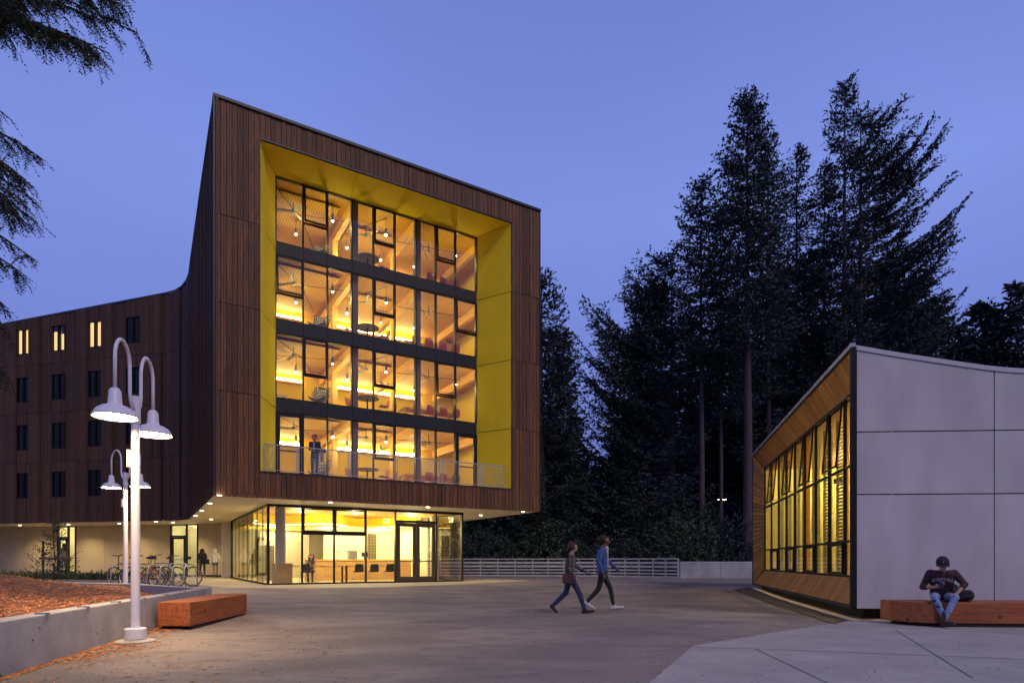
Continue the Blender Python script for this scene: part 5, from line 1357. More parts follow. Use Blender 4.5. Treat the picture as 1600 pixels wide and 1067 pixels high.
def person(label, loc, yaw, H, J, top, bottom, skin, shoe, hair, vox=.012, bulk=1.0, female=False, sleeve=1.0, short=None, face=True, flare=1.0, look=(0,1,0), extras=None, handdir=None):
    j = dict(BASE); j.update(J); j = {k: Vector(v) for k, v in j.items()}
    root = empty('person', loc, yaw, label, 'person'); s = H/1.75; root.scale = (s, s, s)
    mats = [top, bottom, skin, shoe]; B = []
    def bn(a, b_, r0, r1, mi): B.append((tuple(a), tuple(b_), r0, r1, mi))
    pe, ch, nk, hd = j['pelvis'], j['chest'], j['neck'], j['head']
    wS = .115 if female else .135
    ax = (j['shr']-j['shl']).normalized(); hx = (j['hir']-j['hil']).normalized()
    for sg in (-1, 1):
        bn(pe+hx*sg*.06+Vector((0,0,.02)), ch+ax*sg*.07, .098*bulk, .112*bulk, 0)
        bn(ch+ax*sg*.07, nk+ax*sg*.10-Vector((0,0,.09)), .108*bulk, .075*bulk, 0)
    bn(pe, ch, .105*bulk, .12*bulk, 0); bn(ch, nk-Vector((0,0,.07)), .115*bulk, .085, 0)
    bn(pe+hx*-.055-Vector((0,0,.03)), pe+hx*.055-Vector((0,0,.03)), .112, .112, 1)
    lk = Vector(look).normalized()
    bn(nk-Vector((0,0,.04)), hd-lk*.015-Vector((0,0,.03)), .055, .05, 2)
    up = (hd-nk).normalized()
    bn(hd+Vector((0,0,.025))-lk*.02, hd+Vector((0,0,.02))+lk*.01, .092, .088, 2)
    bn(hd-Vector((0,0,.02))+lk*.02, hd-Vector((0,0,.065))+lk*.045, .070, .042, 2)
    bn(hd+lk*.088+Vector((0,0,.012)), hd+lk*.112-Vector((0,0,.022)), .010, .017, 2)
    sd_ = lk.cross(Vector((0,0,1))).normalized()
    for sg in (-1, 1): bn(hd+sd_*sg*.088-Vector((0,0,.01)), hd+sd_*sg*.092+Vector((0,0,.025)), .014, .018, 2)
    for q_ in 'lr':
        sh, e_, w = j['sh'+q_], j['el'+q_], j['wr'+q_]
        bn(nk+(sh-nk)*.35-Vector((0,0,.05)), sh, .06*bulk, .062*bulk, 0)
        bn(sh, e_, .062*bulk, .048*bulk, 0)
        if sleeve >= 1: bn(e_, w, .047*bulk, .036*bulk, 0)
        else:
            c = e_+(w-e_)*sleeve
            if sleeve > .02: bn(e_, c, .049*bulk, .046*bulk, 0)
            bn(c, w, .040, .027, 2)
        f = (w-e_).normalized() if not handdir else Vector(handdir[q_])
        pal = w+f*.085; bn(w, pal, .026, .034, 2)
        side = f.cross(Vector((0,1,0)) if abs(f.y) < .8 else Vector((0,0,1))).normalized(); nrm = side.cross(f).normalized()
        for k in range(4):
            b0 = pal+side*(k-1.5)*.019; ln = (.062,.072,.068,.052)[k]
            m1 = b0+f*ln*.55+nrm*.012*(1 if q_ == 'l' else -1); m2 = m1+f*ln*.4+nrm*.028*(1 if q_ == 'l' else -1)
            bn(b0, m1, .0105, .0098, 2); bn(m1, m2, .0098, .0085, 2)
        tb = w+f*.03; t1 = tb+side*-.038+f*.03; bn(tb, t1, .014, .012, 2); bn(t1, t1+f*.035+side*-.006, .012, .0095, 2)
        hi, kn, an, to = j['hi'+q_], j['kn'+q_], j['an'+q_], j['to'+q_]
        if short is None:
            bn(hi, kn, .088, .064*flare, 1); bn(kn, an+(kn-an)*.06, .062*flare, .048*flare, 1)
        else:
            c = hi+(kn-hi)*short; bn(hi, c, .092, .085, 1); bn(c, kn, .068, .052, 2); bn(kn, kn+(an-kn)*.45, .052, .052, 2); bn(kn+(an-kn)*.45, an, .052, .034, 2)
        bn(an+Vector((0,0,.01)), an-Vector((0,0,.02)), .044, .046, 3)
        fd = (to-an); fd.z = 0 if abs(fd.z) < .06 else fd.z; fd = fd.normalized(); hl = an-fd*.045-Vector((0,0,.045))
        if abs(an.z-.09) < .03: hl.z = .042; 
        bn(hl, to, .042, .036, 3); bn(hl+(to-hl)*.4, to+fd*.04, .046, .036, 3)
    q = MB()
    for (a, b_, r0, r1, mi) in B: capsule(q, a, b_, r0, r1)
    remeshed('body', q, vox, mats, root, B)
    # hair
    if hair:
        hm, style = hair; q = MB(); hb2 = hd+Vector((0,0,.038))-lk*.028
        q.ball(hb2, .098, 14, 10)
        q.ball(hb2-lk*.03-Vector((0,0,.03)), .088, 12, 8)
        if style == 'long':
            for k in range(7):
                o_ = sd_*(k-3)*.028; capsule(q, hb2-lk*.04+o_, hb2-lk*(.10-.01*abs(k-3))+o_*1.4-Vector((0,0,.36-.03*abs(k-3))), .055, .028, 8)
            for sg in (-1,1): capsule(q, hb2+sd_*sg*.07+lk*.02, hb2+sd_*sg*.095-Vector((0,0,.30))+lk*.0, .035, .022, 8)
        if style == 'curly':
            for k in range(46):
                a, b2 = random.uniform(0, 2*PI), random.uniform(-.5, 1.4)
                v = Vector((math.cos(a)*math.cos(b2), math.sin(a)*math.cos(b2), math.sin(b2)))
                if v.dot(lk) > .45 and v.z < .55: continue
                q.ball(hb2+v*.10, .026, 6, 5)
        if style == 'afro': q.ball(hb2-lk*.03+Vector((0,0,.01)), .108, 12, 8)
        remeshed('hair', q, .011, hm, root, None, 2)
    if face:
        for nm, off, r_, c in (('eye', (.032,.086,.018), .011, (.02,.015,.012)), ('eye', (-.032,.086,.018), .011, (.02,.015,.012)), ('mouth', (0,.088,-.052), .014, (.22,.07,.06)), ('eyebrow', (.033,.092,.038), .012, (.03,.02,.015)), ('eyebrow', (-.033,.092,.038), .012, (.03,.02,.015))):
            q = MB(); p = hd+sd_*off[0]+lk*off[1]+Vector((0,0,off[2])); 
            q.ball(p, r_, 8, 5, 1 if nm == 'eye' else 1.5, 1 if nm == 'eye' else 1.5, .7 if nm == 'eye' else .35)
            q.build(nm, cloth('face_'+nm, c, rough=.5, var=0), root, smooth=True)
    return root, j
denim = cloth('blue_denim', (.10,.19,.42), col2=(.16,.27,.52), scale=14); dark = cloth('dark_cloth', (.018,.018,.022)); navy = cloth('dark_denim', (.025,.04,.09))
hairb = cloth('dark_hair', (.02,.013,.01)); hairbr = cloth('brown_hair', (.05,.022,.012)); white = cloth('white_shoe_leather', (.6,.58,.6)); blk = cloth('black_shoe_leather', (.02,.018,.018))
skl = cloth('light_skin', SK['light'], rough=.55, var=.08); skb = cloth('brown_skin', SK['brown'], rough=.5, var=.08)
# walkers, both heading right
plaid = mat('plaid_shirt', (.09,.075,.085), .85); nt = plaid.node_tree; N_, L_k = nt.nodes, nt.links
tc_ = N_.new('ShaderNodeTexCoord'); sp_ = N_.new('ShaderNodeSeparateXYZ'); L_k.new(tc_.outputs['Object'], sp_.inputs[0])
def band(sock, fr, th):
    a = N_.new('ShaderNodeMath'); a.operation = 'MULTIPLY'; a.inputs[1].default_value = fr; L_k.new(sock, a.inputs[0])
    b = N_.new('ShaderNodeMath'); b.operation = 'FRACT'; L_k.new(a.outputs[0], b.inputs[0])
    c = N_.new('ShaderNodeMath'); c.operation = 'GREATER_THAN'; c.inputs[1].default_value = th; L_k.new(b.outputs[0], c.inputs[0]); return c.outputs[0]
m1 = N_.new('ShaderNodeMix'); m1.data_type = 'RGBA'; m1.inputs[6].default_value = (.045,.04,.05,1); m1.inputs[7].default_value = (.11,.03,.035,1); L_k.new(band(sp_.outputs['Z'], 9, .55), m1.inputs[0])
m2 = N_.new('ShaderNodeMix'); m2.data_type = 'RGBA'; m2.inputs[7].default_value = (.17,.15,.16,1); L_k.new(m1.outputs[2], m2.inputs[6]); L_k.new(band(sp_.outputs['Y'], 10, .78), m2.inputs[0])
m3 = N_.new('ShaderNodeMix'); m3.data_type = 'RGBA'; m3.inputs[7].default_value = (.15,.14,.15,1); L_k.new(m2.outputs[2], m3.inputs[6]); L_k.new(band(sp_.outputs['Z'], 9, .86), m3.inputs[0])
L_k.new(m3.outputs[2], N_['Principled BSDF'].inputs['Base Color'])
wx, wy = gp(890, 957, .01)
woman, wj = person('walking woman with short dark curly hair, plaid shirt, dark jeans and a maroon shoulder bag', (wx, wy, zg(wx, wy)+.0), R(-90), 1.66,
    dict(pelvis=(0,0,.93), chest=(0,.03,1.26), neck=(0,.05,1.45), head=(0,.09,1.60), hil=(-.085,0,.91), hir=(.085,0,.91), shl=(-.165,.04,1.39), shr=(.165,.03,1.39),
      knl=(-.08,-.08,.50), anl=(-.08,-.42,.17), tol=(-.09,-.33,.05), knr=(.08,.22,.52), anr=(.08,.36,.10), tor=(.09,.53,.06),
      ell=(-.22,.14,1.16), wrl=(-.22,.42,1.02), elr=(.22,-.05,1.12), wrr=(.22,.10,.90)), plaid, navy, skl, blk, (hairbr, 'curly'), female=True, bulk=1.16, flare=1.15)
q = MB(); q.box(-.045,.045,-.15,.13,-.21,0); q.v = [(x*(1+.3*(z < -.2)), y, z-.04*math.cos(y*6)) for x, y, z in q.v]
bag = q.build('shoulder_bag', cloth('maroon_bag', (.07,.022,.028)), None, loc=woman.matrix_basis@Vector((0,0,0))); bag.parent = None
bag.location = Vector(woman.location)+Vector((-.03,-.20,.93)); bag.rotation_euler = (0,0,R(-90)); bevel(bag, .02, 3); tag(bag, 'maroon shoulder bag hanging at the hip of the walking woman', 'bag')
q = MB(); q.tube([(0,-.10,-.02),(.05,-.06,.22),(.10,-.03,.42)], .010, 5); q.tube([(0,.08,-.02),(.05,-.0,.22),(.10,-.02,.42)], .010, 5); q.build('bag_strap', M['metal'], bag)
mx_, my_ = gp(941, 951.5, .02)
jacket = cloth('blue_denim_jacket', (.045,.10,.28)); 
man, mj = person('tall walking man in a blue denim jacket, pale shirt, black trousers and white trainers', (mx_, my_, zg(mx_, my_)), R(-90), 1.84,
    dict(pelvis=(0,0,.93), chest=(0,.01,1.28), neck=(0,.03,1.46), head=(0,.07,1.62), hil=(-.09,0,.91), hir=(.09,0,.91), shl=(-.19,.04,1.40), shr=(.19,-.04,1.40),
      knl=(-.09,.20,.52), anl=(-.09,.28,.11), tol=(-.10,.46,.06), knr=(.09,-.10,.50), anr=(.09,-.38,.19), tor=(.10,-.24,.07),
      ell=(-.25,.16,1.16), wrl=(-.24,.38,.97), elr=(.25,-.12,1.13), wrr=(.25,-.02,.87)), jacket, dark, skb, white, (hairb, 'afro'), bulk=1.20)
q = MB(); 
for k in range(5): capsule(q, (.03, .098, 1.02+.09*k), (.03, .103, 1.02+.09*(k+.9)), .045, .045, 8)
for k in range(5): capsule(q, (.06, .088, 1.02+.09*k), (.06, .093, 1.02+.09*(k+.9)), .045, .045, 8)
remeshed('shirt_front', q, .012, cloth('pale_shirt', (.55,.50,.50)), man, None, 3)

# two seen from behind at the curved wall
def back_at(xp, yf, Hh, Y, *a, **k):
    x = px(xp, Y); return person(a[0], (x, Y, zg(x, Y)+.03), R(8), Hh, *a[1:], **k)
w1p, _ = back_at(316, 901, 1.64, 34.6, 'person with long dark hair and dark clothes walking away by the beige wall',
    dict(knr=(.10,.08,.52), anr=(.10,.08,.12), knl=(-.10,-.02,.50), anl=(-.10,-.14,.12), tol=(-.11,-.02,.045)), dark, cloth('dark_trousers', (.03,.03,.035)), skl, cloth('ochre_shoe', (.4,.28,.06)), (hairbr, 'long'), female=True, vox=.014, face=False)
hood = cloth('cream_hoodie', (.85,.79,.64))
w2p, hj = back_at(336, 901, 1.64, 34.8, 'person in a cream hooded top and teal shorts walking away beside the glass wall',
    dict(ell=(-.27,-.02,1.14), wrl=(-.31,.02,.90), elr=(.30,-.03,1.16), wrr=(.42,-.03,.95), knl=(-.09,.05,.50)), hood, cloth('teal_shorts', (.03,.16,.17)), skl, blk, None, female=True, vox=.014, bulk=1.22, short=.35, face=False)
q = MB(); q.ball((0,.0,1.645), .125, 12, 9); q.ball((0,-.03,1.53), .11, 12, 8); remeshed('hood', q, .014, hood, w2p, None, 3)
q = MB(); q.box(-.07,.07,-.16,.16,-.26,0); o = q.build('shoulder_bag', dark, loc=Vector(w1p.location)+Vector((.30,-.05,1.02))); bevel(o, .02, 3); tag(o, 'dark bag carried by the long haired person at the beige wall', 'bag')
q = MB(); q.tube([(0,-.1,0),(-.05,0,.32),(0,.1,0)], .012, 5); q.build('bag_strap', dark, o)
# figure near the far door
x_ = px(100, 36.2)
person('person in grey seen sideways beside the far lit door', (x_, 36.2, .62), R(80), 1.66, dict(wrl=(-.2,.30,1.15), ell=(-.22,.05,1.12)), cloth('grey_jacket', (.16,.13,.10)), cloth('grey_jeans', (.10,.12,.13)), skl, blk, (hairb, 'long'), female=True, vox=.018, face=False)
# balcony figure behind the railing
bx, by, _ = wor(3.61, 1.0)
bp_, _ = person('person with auburn hair, dark jacket and jeans standing on the balcony behind the railing', (bx, by, OB+.0), R(175), 1.68,
    dict(head=(0,.05,1.60), ell=(-.22,.02,1.16), wrl=(-.07,.22,1.10), elr=(.22,.02,1.16), wrr=(.07,.22,1.10)), cloth('dark_jacket', (.03,.03,.045)), cloth('mid_denim', (.06,.10,.22)), skl, blk, (cloth('auburn_hair', (.16,.035,.015)), 'curly'), vox=.013, handdir=dict(l=(.6,.6,.3), r=(-.6,.6,.3)), look=(0,.9,-.35))
q = MB()
for k in range(4): capsule(q, (0, .11, 1.05+.09*k), (0, .115, 1.05+.09*(k+.9)), .035, .035, 8)
remeshed('shirt_front', q, .013, cloth('grey_tee', (.42,.38,.38)), bp_, None, 3)
q = MB(); q.box(-.03,.03,-.12,.12,-.34,0); o = q.build('shoulder_bag', cloth('canvas_bag', (.30,.24,.20)), loc=Vector(bp_.location)+Vector((.27,.0,1.0))); bevel(o, .015, 3); tag(o, 'grey canvas bag at the hip of the person on the balcony', 'bag')
# seated in the lobby
sx, sy, _ = wor(LT0+2.35, 5.35)
sitJ = dict(pelvis=(0,0,.56), chest=(0,.04,.88), neck=(0,.08,1.06), head=(0,.14,1.19), shl=(-.17,.06,1.01), shr=(.17,.06,1.01), ell=(-.20,.20,.80), wrl=(-.06,.36,.82), elr=(.20,.20,.80), wrr=(.06,.36,.82),
    hil=(-.09,.02,.54), hir=(.09,.02,.54), knl=(-.11,.42,.54), knr=(.11,.42,.54), anl=(-.10,.36,.10), anr=(.10,.36,.10), tol=(-.10,.52,.05), tor=(.10,.52,.05))
person('person in a speckled dark top seated at a table behind the lobby glass', (sx, sy, LZ), R(180)+ANG*.3, 1.66, sitJ, cloth('speckled_top', (.06,.045,.04), col2=(.30,.24,.20), scale=60), cloth('grey_blue_jeans', (.10,.13,.17)), skl, blk, (hairb, 'long'), female=True, vox=.013, look=(0,.85,-.5), handdir=dict(l=(.5,.7,.4), r=(-.5,.7,.4)))

# man on the timber bench
seat = (px(1480, 11.35), 11.50, .0)
mz = .455
sj = dict(pelvis=(0,-.06,mz+.10), chest=(0,.06,mz+.42), neck=(0,.13,mz+.585), head=(0,.20,mz+.70),
   shl=(-.185,.09,mz+.525), shr=(.185,.09,mz+.525), ell=(-.335,.15,mz+.33), wrl=(-.20,.335,mz+.165) , elr=(.30,.12,mz+.27), wrr=(.14,.34,mz+.27),
   hil=(-.095,-.02,mz+.085), hir=(.095,-.02,mz+.085), knl=(-.17,.42,mz+.10), knr=(.15,.42,mz+.10), anl=(.02,.55,.14), anr=(-.02,.47,.13), tol=(.02,.60,.24), tor=(-.10,.62,.10))
hoodie = cloth('maroon_sweatshirt', (.055,.018,.022)); lj = cloth('worn_light_denim', (.13,.21,.38), col2=(.32,.40,.55), scale=7)
# local +y faces the camera after the half turn, local -x is the picture's right
sit, s_j = person('seated man in a black cap, maroon lettered sweatshirt and worn jeans on the long bench', seat, R(180-30), 1.75, sj, hoodie, lj, skl, cloth('brown_shoe', (.10,.075,.05), col2=(.03,.02,.02), scale=30), (hairbr, 'short'), vox=.008, bulk=1.22, sleeve=.30, look=(.0,.80,-.60),
    handdir=dict(l=(.75,.35,-.35), r=(-.6,.55,.25)))
# cap: crown, brim, emblem
hd = s_j['head']; capm = cloth('navy_cap', (.012,.016,.035))
q = MB(); q.ball((0,0,0), .106, 18, 12, 1, 1.08, .92); q.v = [(x, y, max(z, -.012)) for x, y, z in q.v]
cp_ = q.build('cap', capm, sit, smooth=True, loc=(hd.x, hd.y-.005, hd.z+.035), rot=(R(-24),0,0))
q = MB(); vs = []
for k in range(13):
    a = PI*k/12; vs.append((.095*math.cos(a), .075+.0*math.sin(a), -.004)); vs.append((.100*math.cos(a), .085+.085*math.sin(a), -.022-.012*math.cos(a)**2))
q.add(vs, [(2*k, 2*k+2, 2*k+3, 2*k+1) for k in range(12)]); br = q.build('cap_brim', capm, cp_); s_ = br.modifiers.new('t', 'SOLIDIFY'); s_.thickness = .006
q = MB(); q.add([(-.018,.118,.035),(.018,.118,.035),(0,.112,.068)], [(0,1,2)]); q.build('cap_emblem', cloth('cap_emblem_thread', (.5,.30,.25)), cp_)
# lettering across the chest
def text_mesh(txt, size, m, name):
    cu = bpy.data.curves.new(name, 'FONT'); cu.body = txt; cu.size = size; cu.align_x = 'CENTER'; cu.align_y = 'CENTER'; cu.extrude = .0015; cu.offset = .0010
    ob = bpy.data.objects.new(name, cu); COL.objects.link(ob); dg = bpy.context.evaluated_depsgraph_get(); dg.update()
    me = bpy.data.meshes.new_from_object(ob.evaluated_get(dg)); bpy.data.objects.remove(ob); me.materials.clear(); me.materials.append(m); me.name = name; return me
ink = cloth('cream_lettering', (.62,.55,.50), var=.05)
body_o = [o for o in bpy.data.objects if o.parent == sit and o.name.startswith('body')][0]
bv = np.empty(len(body_o.data.vertices)*3, dtype=np.float32); body_o.data.vertices.foreach_get('co', bv); bv = bv.reshape(-1, 3)
gx = [(x, z) for x in np.linspace(-.17, .17, 9) for z in np.linspace(mz+.30, mz+.47, 6)]; gy = []
for x, z in gx:
    k = (np.abs(bv[:, 0]-x) < .015) & (np.abs(bv[:, 2]-z) < .015) & (bv[:, 1] < s_j['chest'].y+.18); gy.append(float(bv[k, 1].max()) if k.any() else .15)
gx = np.array(gx); Am = np.stack([np.ones(len(gx)), gx[:,0]**2, gx[:,0]**4, gx[:,1], gx[:,1]**2], 1); cf = np.linalg.lstsq(Am, np.array(gy), rcond=None)[0]
def chest_y(x, z): return float(cf@np.array([1, x*x, x**4, z, z*z]))+.006
def on_chest(me, zc, arch):
    v = np.empty(len(me.vertices)*3, dtype=np.float32); me.vertices.foreach_get('co', v); v = v.reshape(-1, 3); o = v.copy()
    for i, (x, y, z) in enumerate(v):
        X = -x; Z = zc+y-arch*x*x; o[i] = (X, chest_y(X, Z)+.004+z, Z)
    me.vertices.foreach_set('co', o.reshape(-1)); me.update()
tm = text_mesh('UC SANTA CRUZ', .070, ink, 'lettering'); 
xs_ = [v.co.x for v in tm.vertices]; k_ = .33/(max(xs_)-min(xs_))
for v in tm.vertices: v.co.x *= k_; v.co.y *= 1.15
on_chest(tm, mz+.415, 1.0); link('lettering', tm, sit)
q = MB(); q.lathe([(.018,0),(.030,0),(.030,.002),(.018,.002)], seg=18); q.v = [(x*1.5-.01, y, z) for x, y, z in q.v]; me_ = q.mesh('emblem', ink); on_chest(me_, mz+.345, 0); link('emblem', me_, sit)
# ripped knee patches
for (x, y, z, r_) in ((-.17,.435,mz+.055,.030), (.15,.44,mz+.03,.035), (.10,.49,mz-.07,.03)):
    q = MB(); q.ball((x, y+.035, z), r_, 8, 6, 1, .6, .8); q.build('denim_tear', cloth('dark_denim_tear', (.03,.035,.06)), sit)
# phone and backpack
ph = MB(); ph.box(-.037,.037,-.005,.005,-.07,.07); pw = sit.matrix_basis@Vector((.065,.40,mz+.315))
o = ph.build('phone', M['metal'], loc=Matrix.Translation(seat)@Matrix.Rotation(R(150),4,'Z')@Vector((.045,.43,mz+.32)), rot=(R(50),0,R(150))); bevel(o, .004); tag(o, 'dark phone held by the seated man on the long bench', 'phone')
bpk = empty('backpack', (seat[0]+.36, 11.5, mz+.0), R(8), 'black backpack lying on the long bench beside the seated man', 'backpack')
q = MB(); capsule(q, (-.22,.0,.12), (.14,.0,.11), .12, .115); capsule(q, (-.25,.02,.20), (-.12,.02,.26), .09, .07); capsule(q, (.08,-.05,.09), (.12,-.05,.09), .085, .085)
remeshed('bag_body', q, .014, cloth('black_nylon', (.012,.012,.016)), bpk, None, 3)
q = MB(); q.tube([(-.14,-.13,.10),(-.06,-.14,.20),(.05,-.13,.19),(.14,-.11,.10)], .010, 6); q.build('zip', M['metal'], bpk)
q = MB(); q.box(-.10,-.07,-.32,-.31,-.20,.0).box(-.10,-.07,-.32,-.05,-.002,.012); q.v = [(x-.02, y, z) for x, y, z in q.v]; q.build('strap', cloth('black_nylon', (0,0,0)), bpk)

# ------------------------------------------------------------ balcony railing
rail = empty('balcony_railing', wor(OL, .16)[:2]+(OB,), ANG, 'pale metal balcony railing with square wire mesh at the foot of the yellow bay', 'railing')
tb = [.05, 2.02-.0, 2.12, 4.62, 4.74, 6.72, 6.86, 7.9]
edges = []
def tpx(x): r_ = (x-800)/F; return (10.25+.16*.515+(21.1+.16*.857)*r_)/(.857-.515*r_)-OL
for (a_, b_) in ((414,464),(467,544),(548,617),(621,687),(691,750),(753,787)):
    x0, x1 = tpx(a_), tpx(b_)
    q = MB(); 
    for x in (x0, x1): q.box(x-.02, x+.02, -.02, .02, 0, 1.0)
    q.box(x0, x1, -.022, .022, .97, 1.01); q.box(x0, x1, -.015, .015, .06, .09); q.build('rail_frame', M['galv'], rail)
    q = MB(); n = int((x1-x0)/.085)
    for k in range(1, n): x = x0+(x1-x0)*k/n; q.box(x-.004, x+.004, -.004, .004, .09, .97)
    for k in range(1, 10): z = .09+.88*k/10; q.box(x0, x1, -.008, -.0045, z-.004, z+.004)
    q.build('wire_mesh', M['galv'], rail)

# ------------------------------------------------------------ furniture of the upper floors and lobby
FN = ['lowest', 'second', 'third', 'top']
def shell_chair(col, name='shell_chair'):
    t = empty(name)
    prof = [(.22,.47),(.0,.44),(-.17,.45),(-.21,.52),(-.235,.66),(-.255,.82)]
    q = MB(); vs = []
    for k, (y, z) in enumerate(prof):
        w = (.20,.215,.215,.21,.205,.17)[k]
        for s_ in (-1,-.5,0,.5,1): vs.append((w*s_, y+(.03*s_*s_ if k > 2 else 0), z+(.02*s_*s_ if k < 3 else 0)))
    q.add(vs, [(5*k+i, 5*k+i+1, 5*k+i+6, 5*k+i+5) for k in range(5) for i in range(4)])
    o = q.build('seat_shell', col, t, smooth=True); s_ = o.modifiers.new('t', 'SOLIDIFY'); s_.thickness = .012
    for sx_ in (-1, 1):
        for sy_ in (-1, 1):
            q = MB(); q.tube([(sx_*.15, sy_*.12, .44), (sx_*.22, sy_*.22, 0)], .010, 6); q.build('leg', M['galv'], t)
    return t
chair0 = shell_chair(M['redchair']); chairg = shell_chair(M['greychair'])
def wire_lounge():
    t = empty('lounge_chair'); q = MB(); vs = []
    prof = [(.42,.36),(.15,.30),(-.10,.32),(-.28,.48),(-.42,.74),(-.52,1.0)]
    nx_ = 9
    for k, (y, z) in enumerate(prof):
        for i in range(nx_):
            s_ = (i/(nx_-1))*2-1; vs.append((.34*s_, y+.06*s_*s_, z+.10*s_*s_))
    q.add(vs, [(nx_*k+i, nx_*k+i+1, nx_*(k+1)+i+1, nx_*(k+1)+i) for k in range(5) for i in range(nx_-1)])
    o = q.build('woven_shell', M['perf_dark'], t, smooth=True); s_ = o.modifiers.new('t', 'SOLIDIFY'); s_.thickness = .02
    q = MB(); q.lathe([(.30,0),(.30,.02),(.03,.03),(.03,.32)], seg=16); q.build('pedestal', M['metal'], t)
    return t
lounge0 = wire_lounge()
def round_table():
    t = empty('round_table'); q = MB(); q.lathe([(0,.74),(.50,.74),(.50,.71),(0,.71)], seg=24); q.build('tabletop', mat('dark_table_top', (.07,.05,.04), .4), t)
    q = MB(); q.lathe([(.26,0),(.26,.02),(.035,.03),(.035,.71)], seg=16); q.build('pedestal', M['metal'], t); return t
table0 = round_table()
def long_table(L_=2.6):
    t = empty('long_table'); q = MB(); q.box(-L_/2, L_/2, -.4, .4, .70, .745); q.build('tabletop', M['wood_int'], t)
    for sx_ in (-1,1):
        q = MB(); q.box(L_/2-.07 if sx_ > 0 else -L_/2, L_/2 if sx_ > 0 else -L_/2+.07, -.38, -.31, 0, .70); q.build('leg', M['wood_int'], t)
        q = MB(); q.box(L_/2-.07 if sx_ > 0 else -L_/2, L_/2 if sx_ > 0 else -L_/2+.07, .31, .38, 0, .70); q.build('leg', M['wood_int'], t)
    return t
ltab0 = long_table()
used = set()
def put(proto, t_, n_, z, rz, label, cat, group):
    w = wor(t_, n_, z)
    if proto.name in used: o = copy_tree(proto)
    else: o = proto; used.add(proto.name)
    o.location = w; o.rotation_euler = (0, 0, ANG+rz); return tag(o, label, cat, group)
for f in range(4):
    z = FL[f]-.04+.002; nm = FN[f]
    put(lounge0, IL+1.9, IN+1.0, z, R(150), 'woven lounge chair near the glass on the %s glazed floor' % nm, 'lounge chair', 'woven lounge chairs')
    if f in (1, 3): put(lounge0, IL+.9, IN+2.8, z, R(200), 'woven lounge chair deeper in the room on the %s glazed floor' % nm, 'lounge chair', 'woven lounge chairs')
    put(table0, IL+3.9, IN+.85, z, 0, 'round dark table behind the fourth window bay on the %s glazed floor' % nm, 'table', 'round tables')
    put(chair0, IL+3.35, IN+1.3, z, R(-140), 'red chair left of the round table on the %s glazed floor' % nm, 'chair', 'red chairs on the glazed floors')
    put(chair0, IL+4.65, IN+.9, z, R(95), 'red chair right of the round table on the %s glazed floor' % nm, 'chair', 'red chairs on the glazed floors')
    put(ltab0, IL+7.1, IN+1.75, z, 0, 'long table in the right half of the %s glazed floor' % nm, 'table', 'long tables on the glazed floors')
    for k in range(4):
        put(chair0, IL+6.15+k*.66, IN+1.05, z, R(random.uniform(-12, 12)), '%s of four red chairs along the long table on the %s glazed floor' % (('leftmost','second','third','rightmost')[k], nm), 'chair', 'red chairs on the glazed floors')
    if f < 2:
        for k in range(3): put(chair0, IL+6.4+k*.7, IN+2.5, z, R(180+random.uniform(-12, 12)), '%s of three red chairs behind the long table on the %s glazed floor' % (('left','middle','right')[k], nm), 'chair', 'red chairs on the glazed floors')
        put(chair0, IL+5.25, IN+1.6, z, R(60), 'single red chair by the middle column on the %s glazed floor' % nm, 'chair', 'red chairs on the glazed floors')
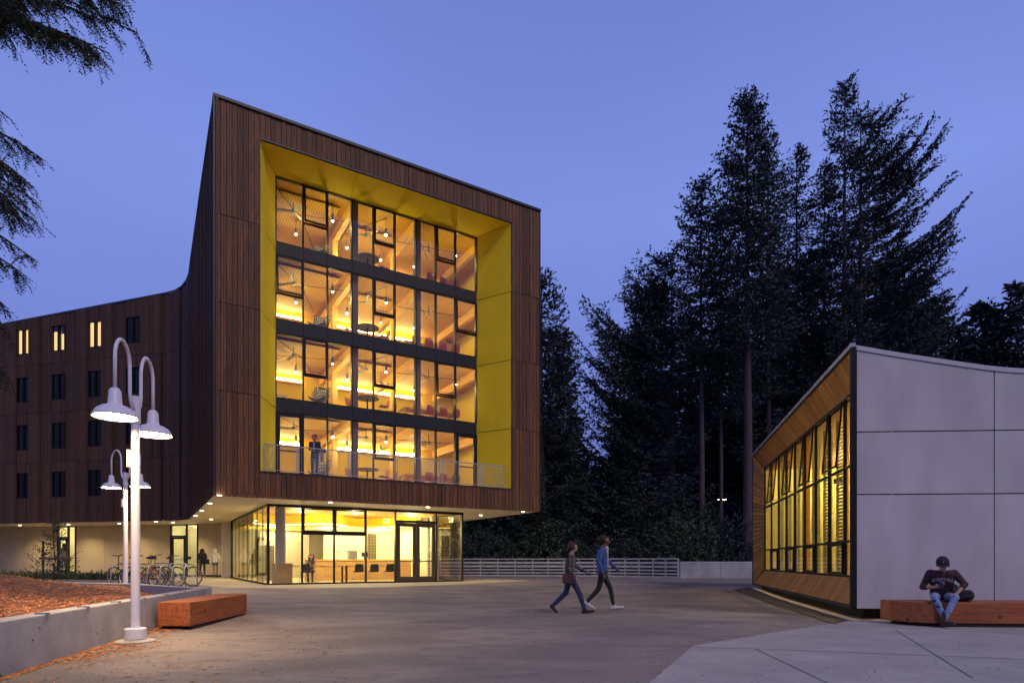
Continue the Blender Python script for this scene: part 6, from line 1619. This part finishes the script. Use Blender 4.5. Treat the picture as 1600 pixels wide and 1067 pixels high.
# lobby tables
put(ltab0, LT0+2.35, LN0+2.2, LZ, 0, 'left timber table behind the lobby glass, with the seated person', 'table', 'lobby tables')
put(ltab0, LT0+4.9, LN0+2.2, LZ, 0, 'right timber table behind the lobby glass, with three grey chairs', 'table', 'lobby tables')
for k, (u, lab) in enumerate(((1.75,'grey chair left of the seated person in the lobby'),(4.05,'leftmost of three grey chairs at the right lobby table'),(4.75,'middle one of three grey chairs at the right lobby table'),(5.5,'rightmost of three grey chairs at the right lobby table'))):
    put(chairg, LT0+u, LN0+1.5, LZ, 0, lab, 'chair', 'grey lobby chairs')
put(chairg, LT0+2.35, LN0+3.05, LZ, R(180), 'grey chair under the seated person in the lobby', 'chair', 'grey lobby chairs')

# pendants and fans
def pendant(n):
    t = empty('pendant_lamp'); q = MB(); q.tube([(0,0,.0),(0,0,.55)], .008, 5); q.build('cord', M['metal'], t)
    q = MB(); q.lathe([(.0,0),(.055,0),(.055,-.26),(.045,-.26),(0,-.2)], seg=14); q.build('lamp_cylinder', M['galv'], t, smooth=False)
    q = MB(); q.ball((0,0,-.27), .034, 10, 7); q.build('bulb', M['bulb'], t, smooth=True); return t
pend0 = pendant(0)
def fan():
    t = empty('ceiling_fan'); q = MB(); q.tube([(0,0,0),(0,0,-.38)], .014, 6); q.build('rod', M['metal'], t)
    q = MB(); q.lathe([(0,-.36),(.07,-.38),(.09,-.44),(.06,-.50),(0,-.51)], seg=16); q.build('motor', M['galv'], t, smooth=True)
    for k in range(3):
        a = 2*PI*k/3+.4; q = MB(); d = Vector((math.cos(a), math.sin(a), 0)); n = Vector((-d.y, d.x, 0)); 
        q.obox(d*.42+Vector((0,0,-.45)), d*.34, n*.055+Vector((0,0,.018)), Vector((0,0,.004))); q.build('blade', M['galv'], t)
    return t
fan0 = fan()
ORD = ['first','second','third','fourth','fifth','sixth','seventh']
for f in range(4):
    zc = FL[f]-.04+2.78; nm = FN[f]
    pl_ = [(1.35,2.9),(2.45,1.0),(3.6,2.9),(4.75,.9),(5.3,3.2),(6.9,3.0),(8.2,1.0)]
    for k, (u, n_) in enumerate(pl_):
        o = put(pend0, IL+u, IN+n_, zc-.50, 0, 'small cylinder pendant lamp, %s from the left on the %s glazed floor' % (ORD[k], nm), 'pendant lamp', 'pendant lamps')
        room_light(IL+u, IN+n_, zc-.92, 40, (1,.82,.27), .06, 'pendant_light')
    for u, n_, w in ((1.0,1.7,'left'), (4.2,2.0,'middle'), (7.2,1.9,'right')):
        put(fan0, IL+u, IN+n_, zc-.0, R(u*40+f*35), '%s ceiling fan on the %s glazed floor' % (w, nm), 'ceiling fan', 'ceiling fans')
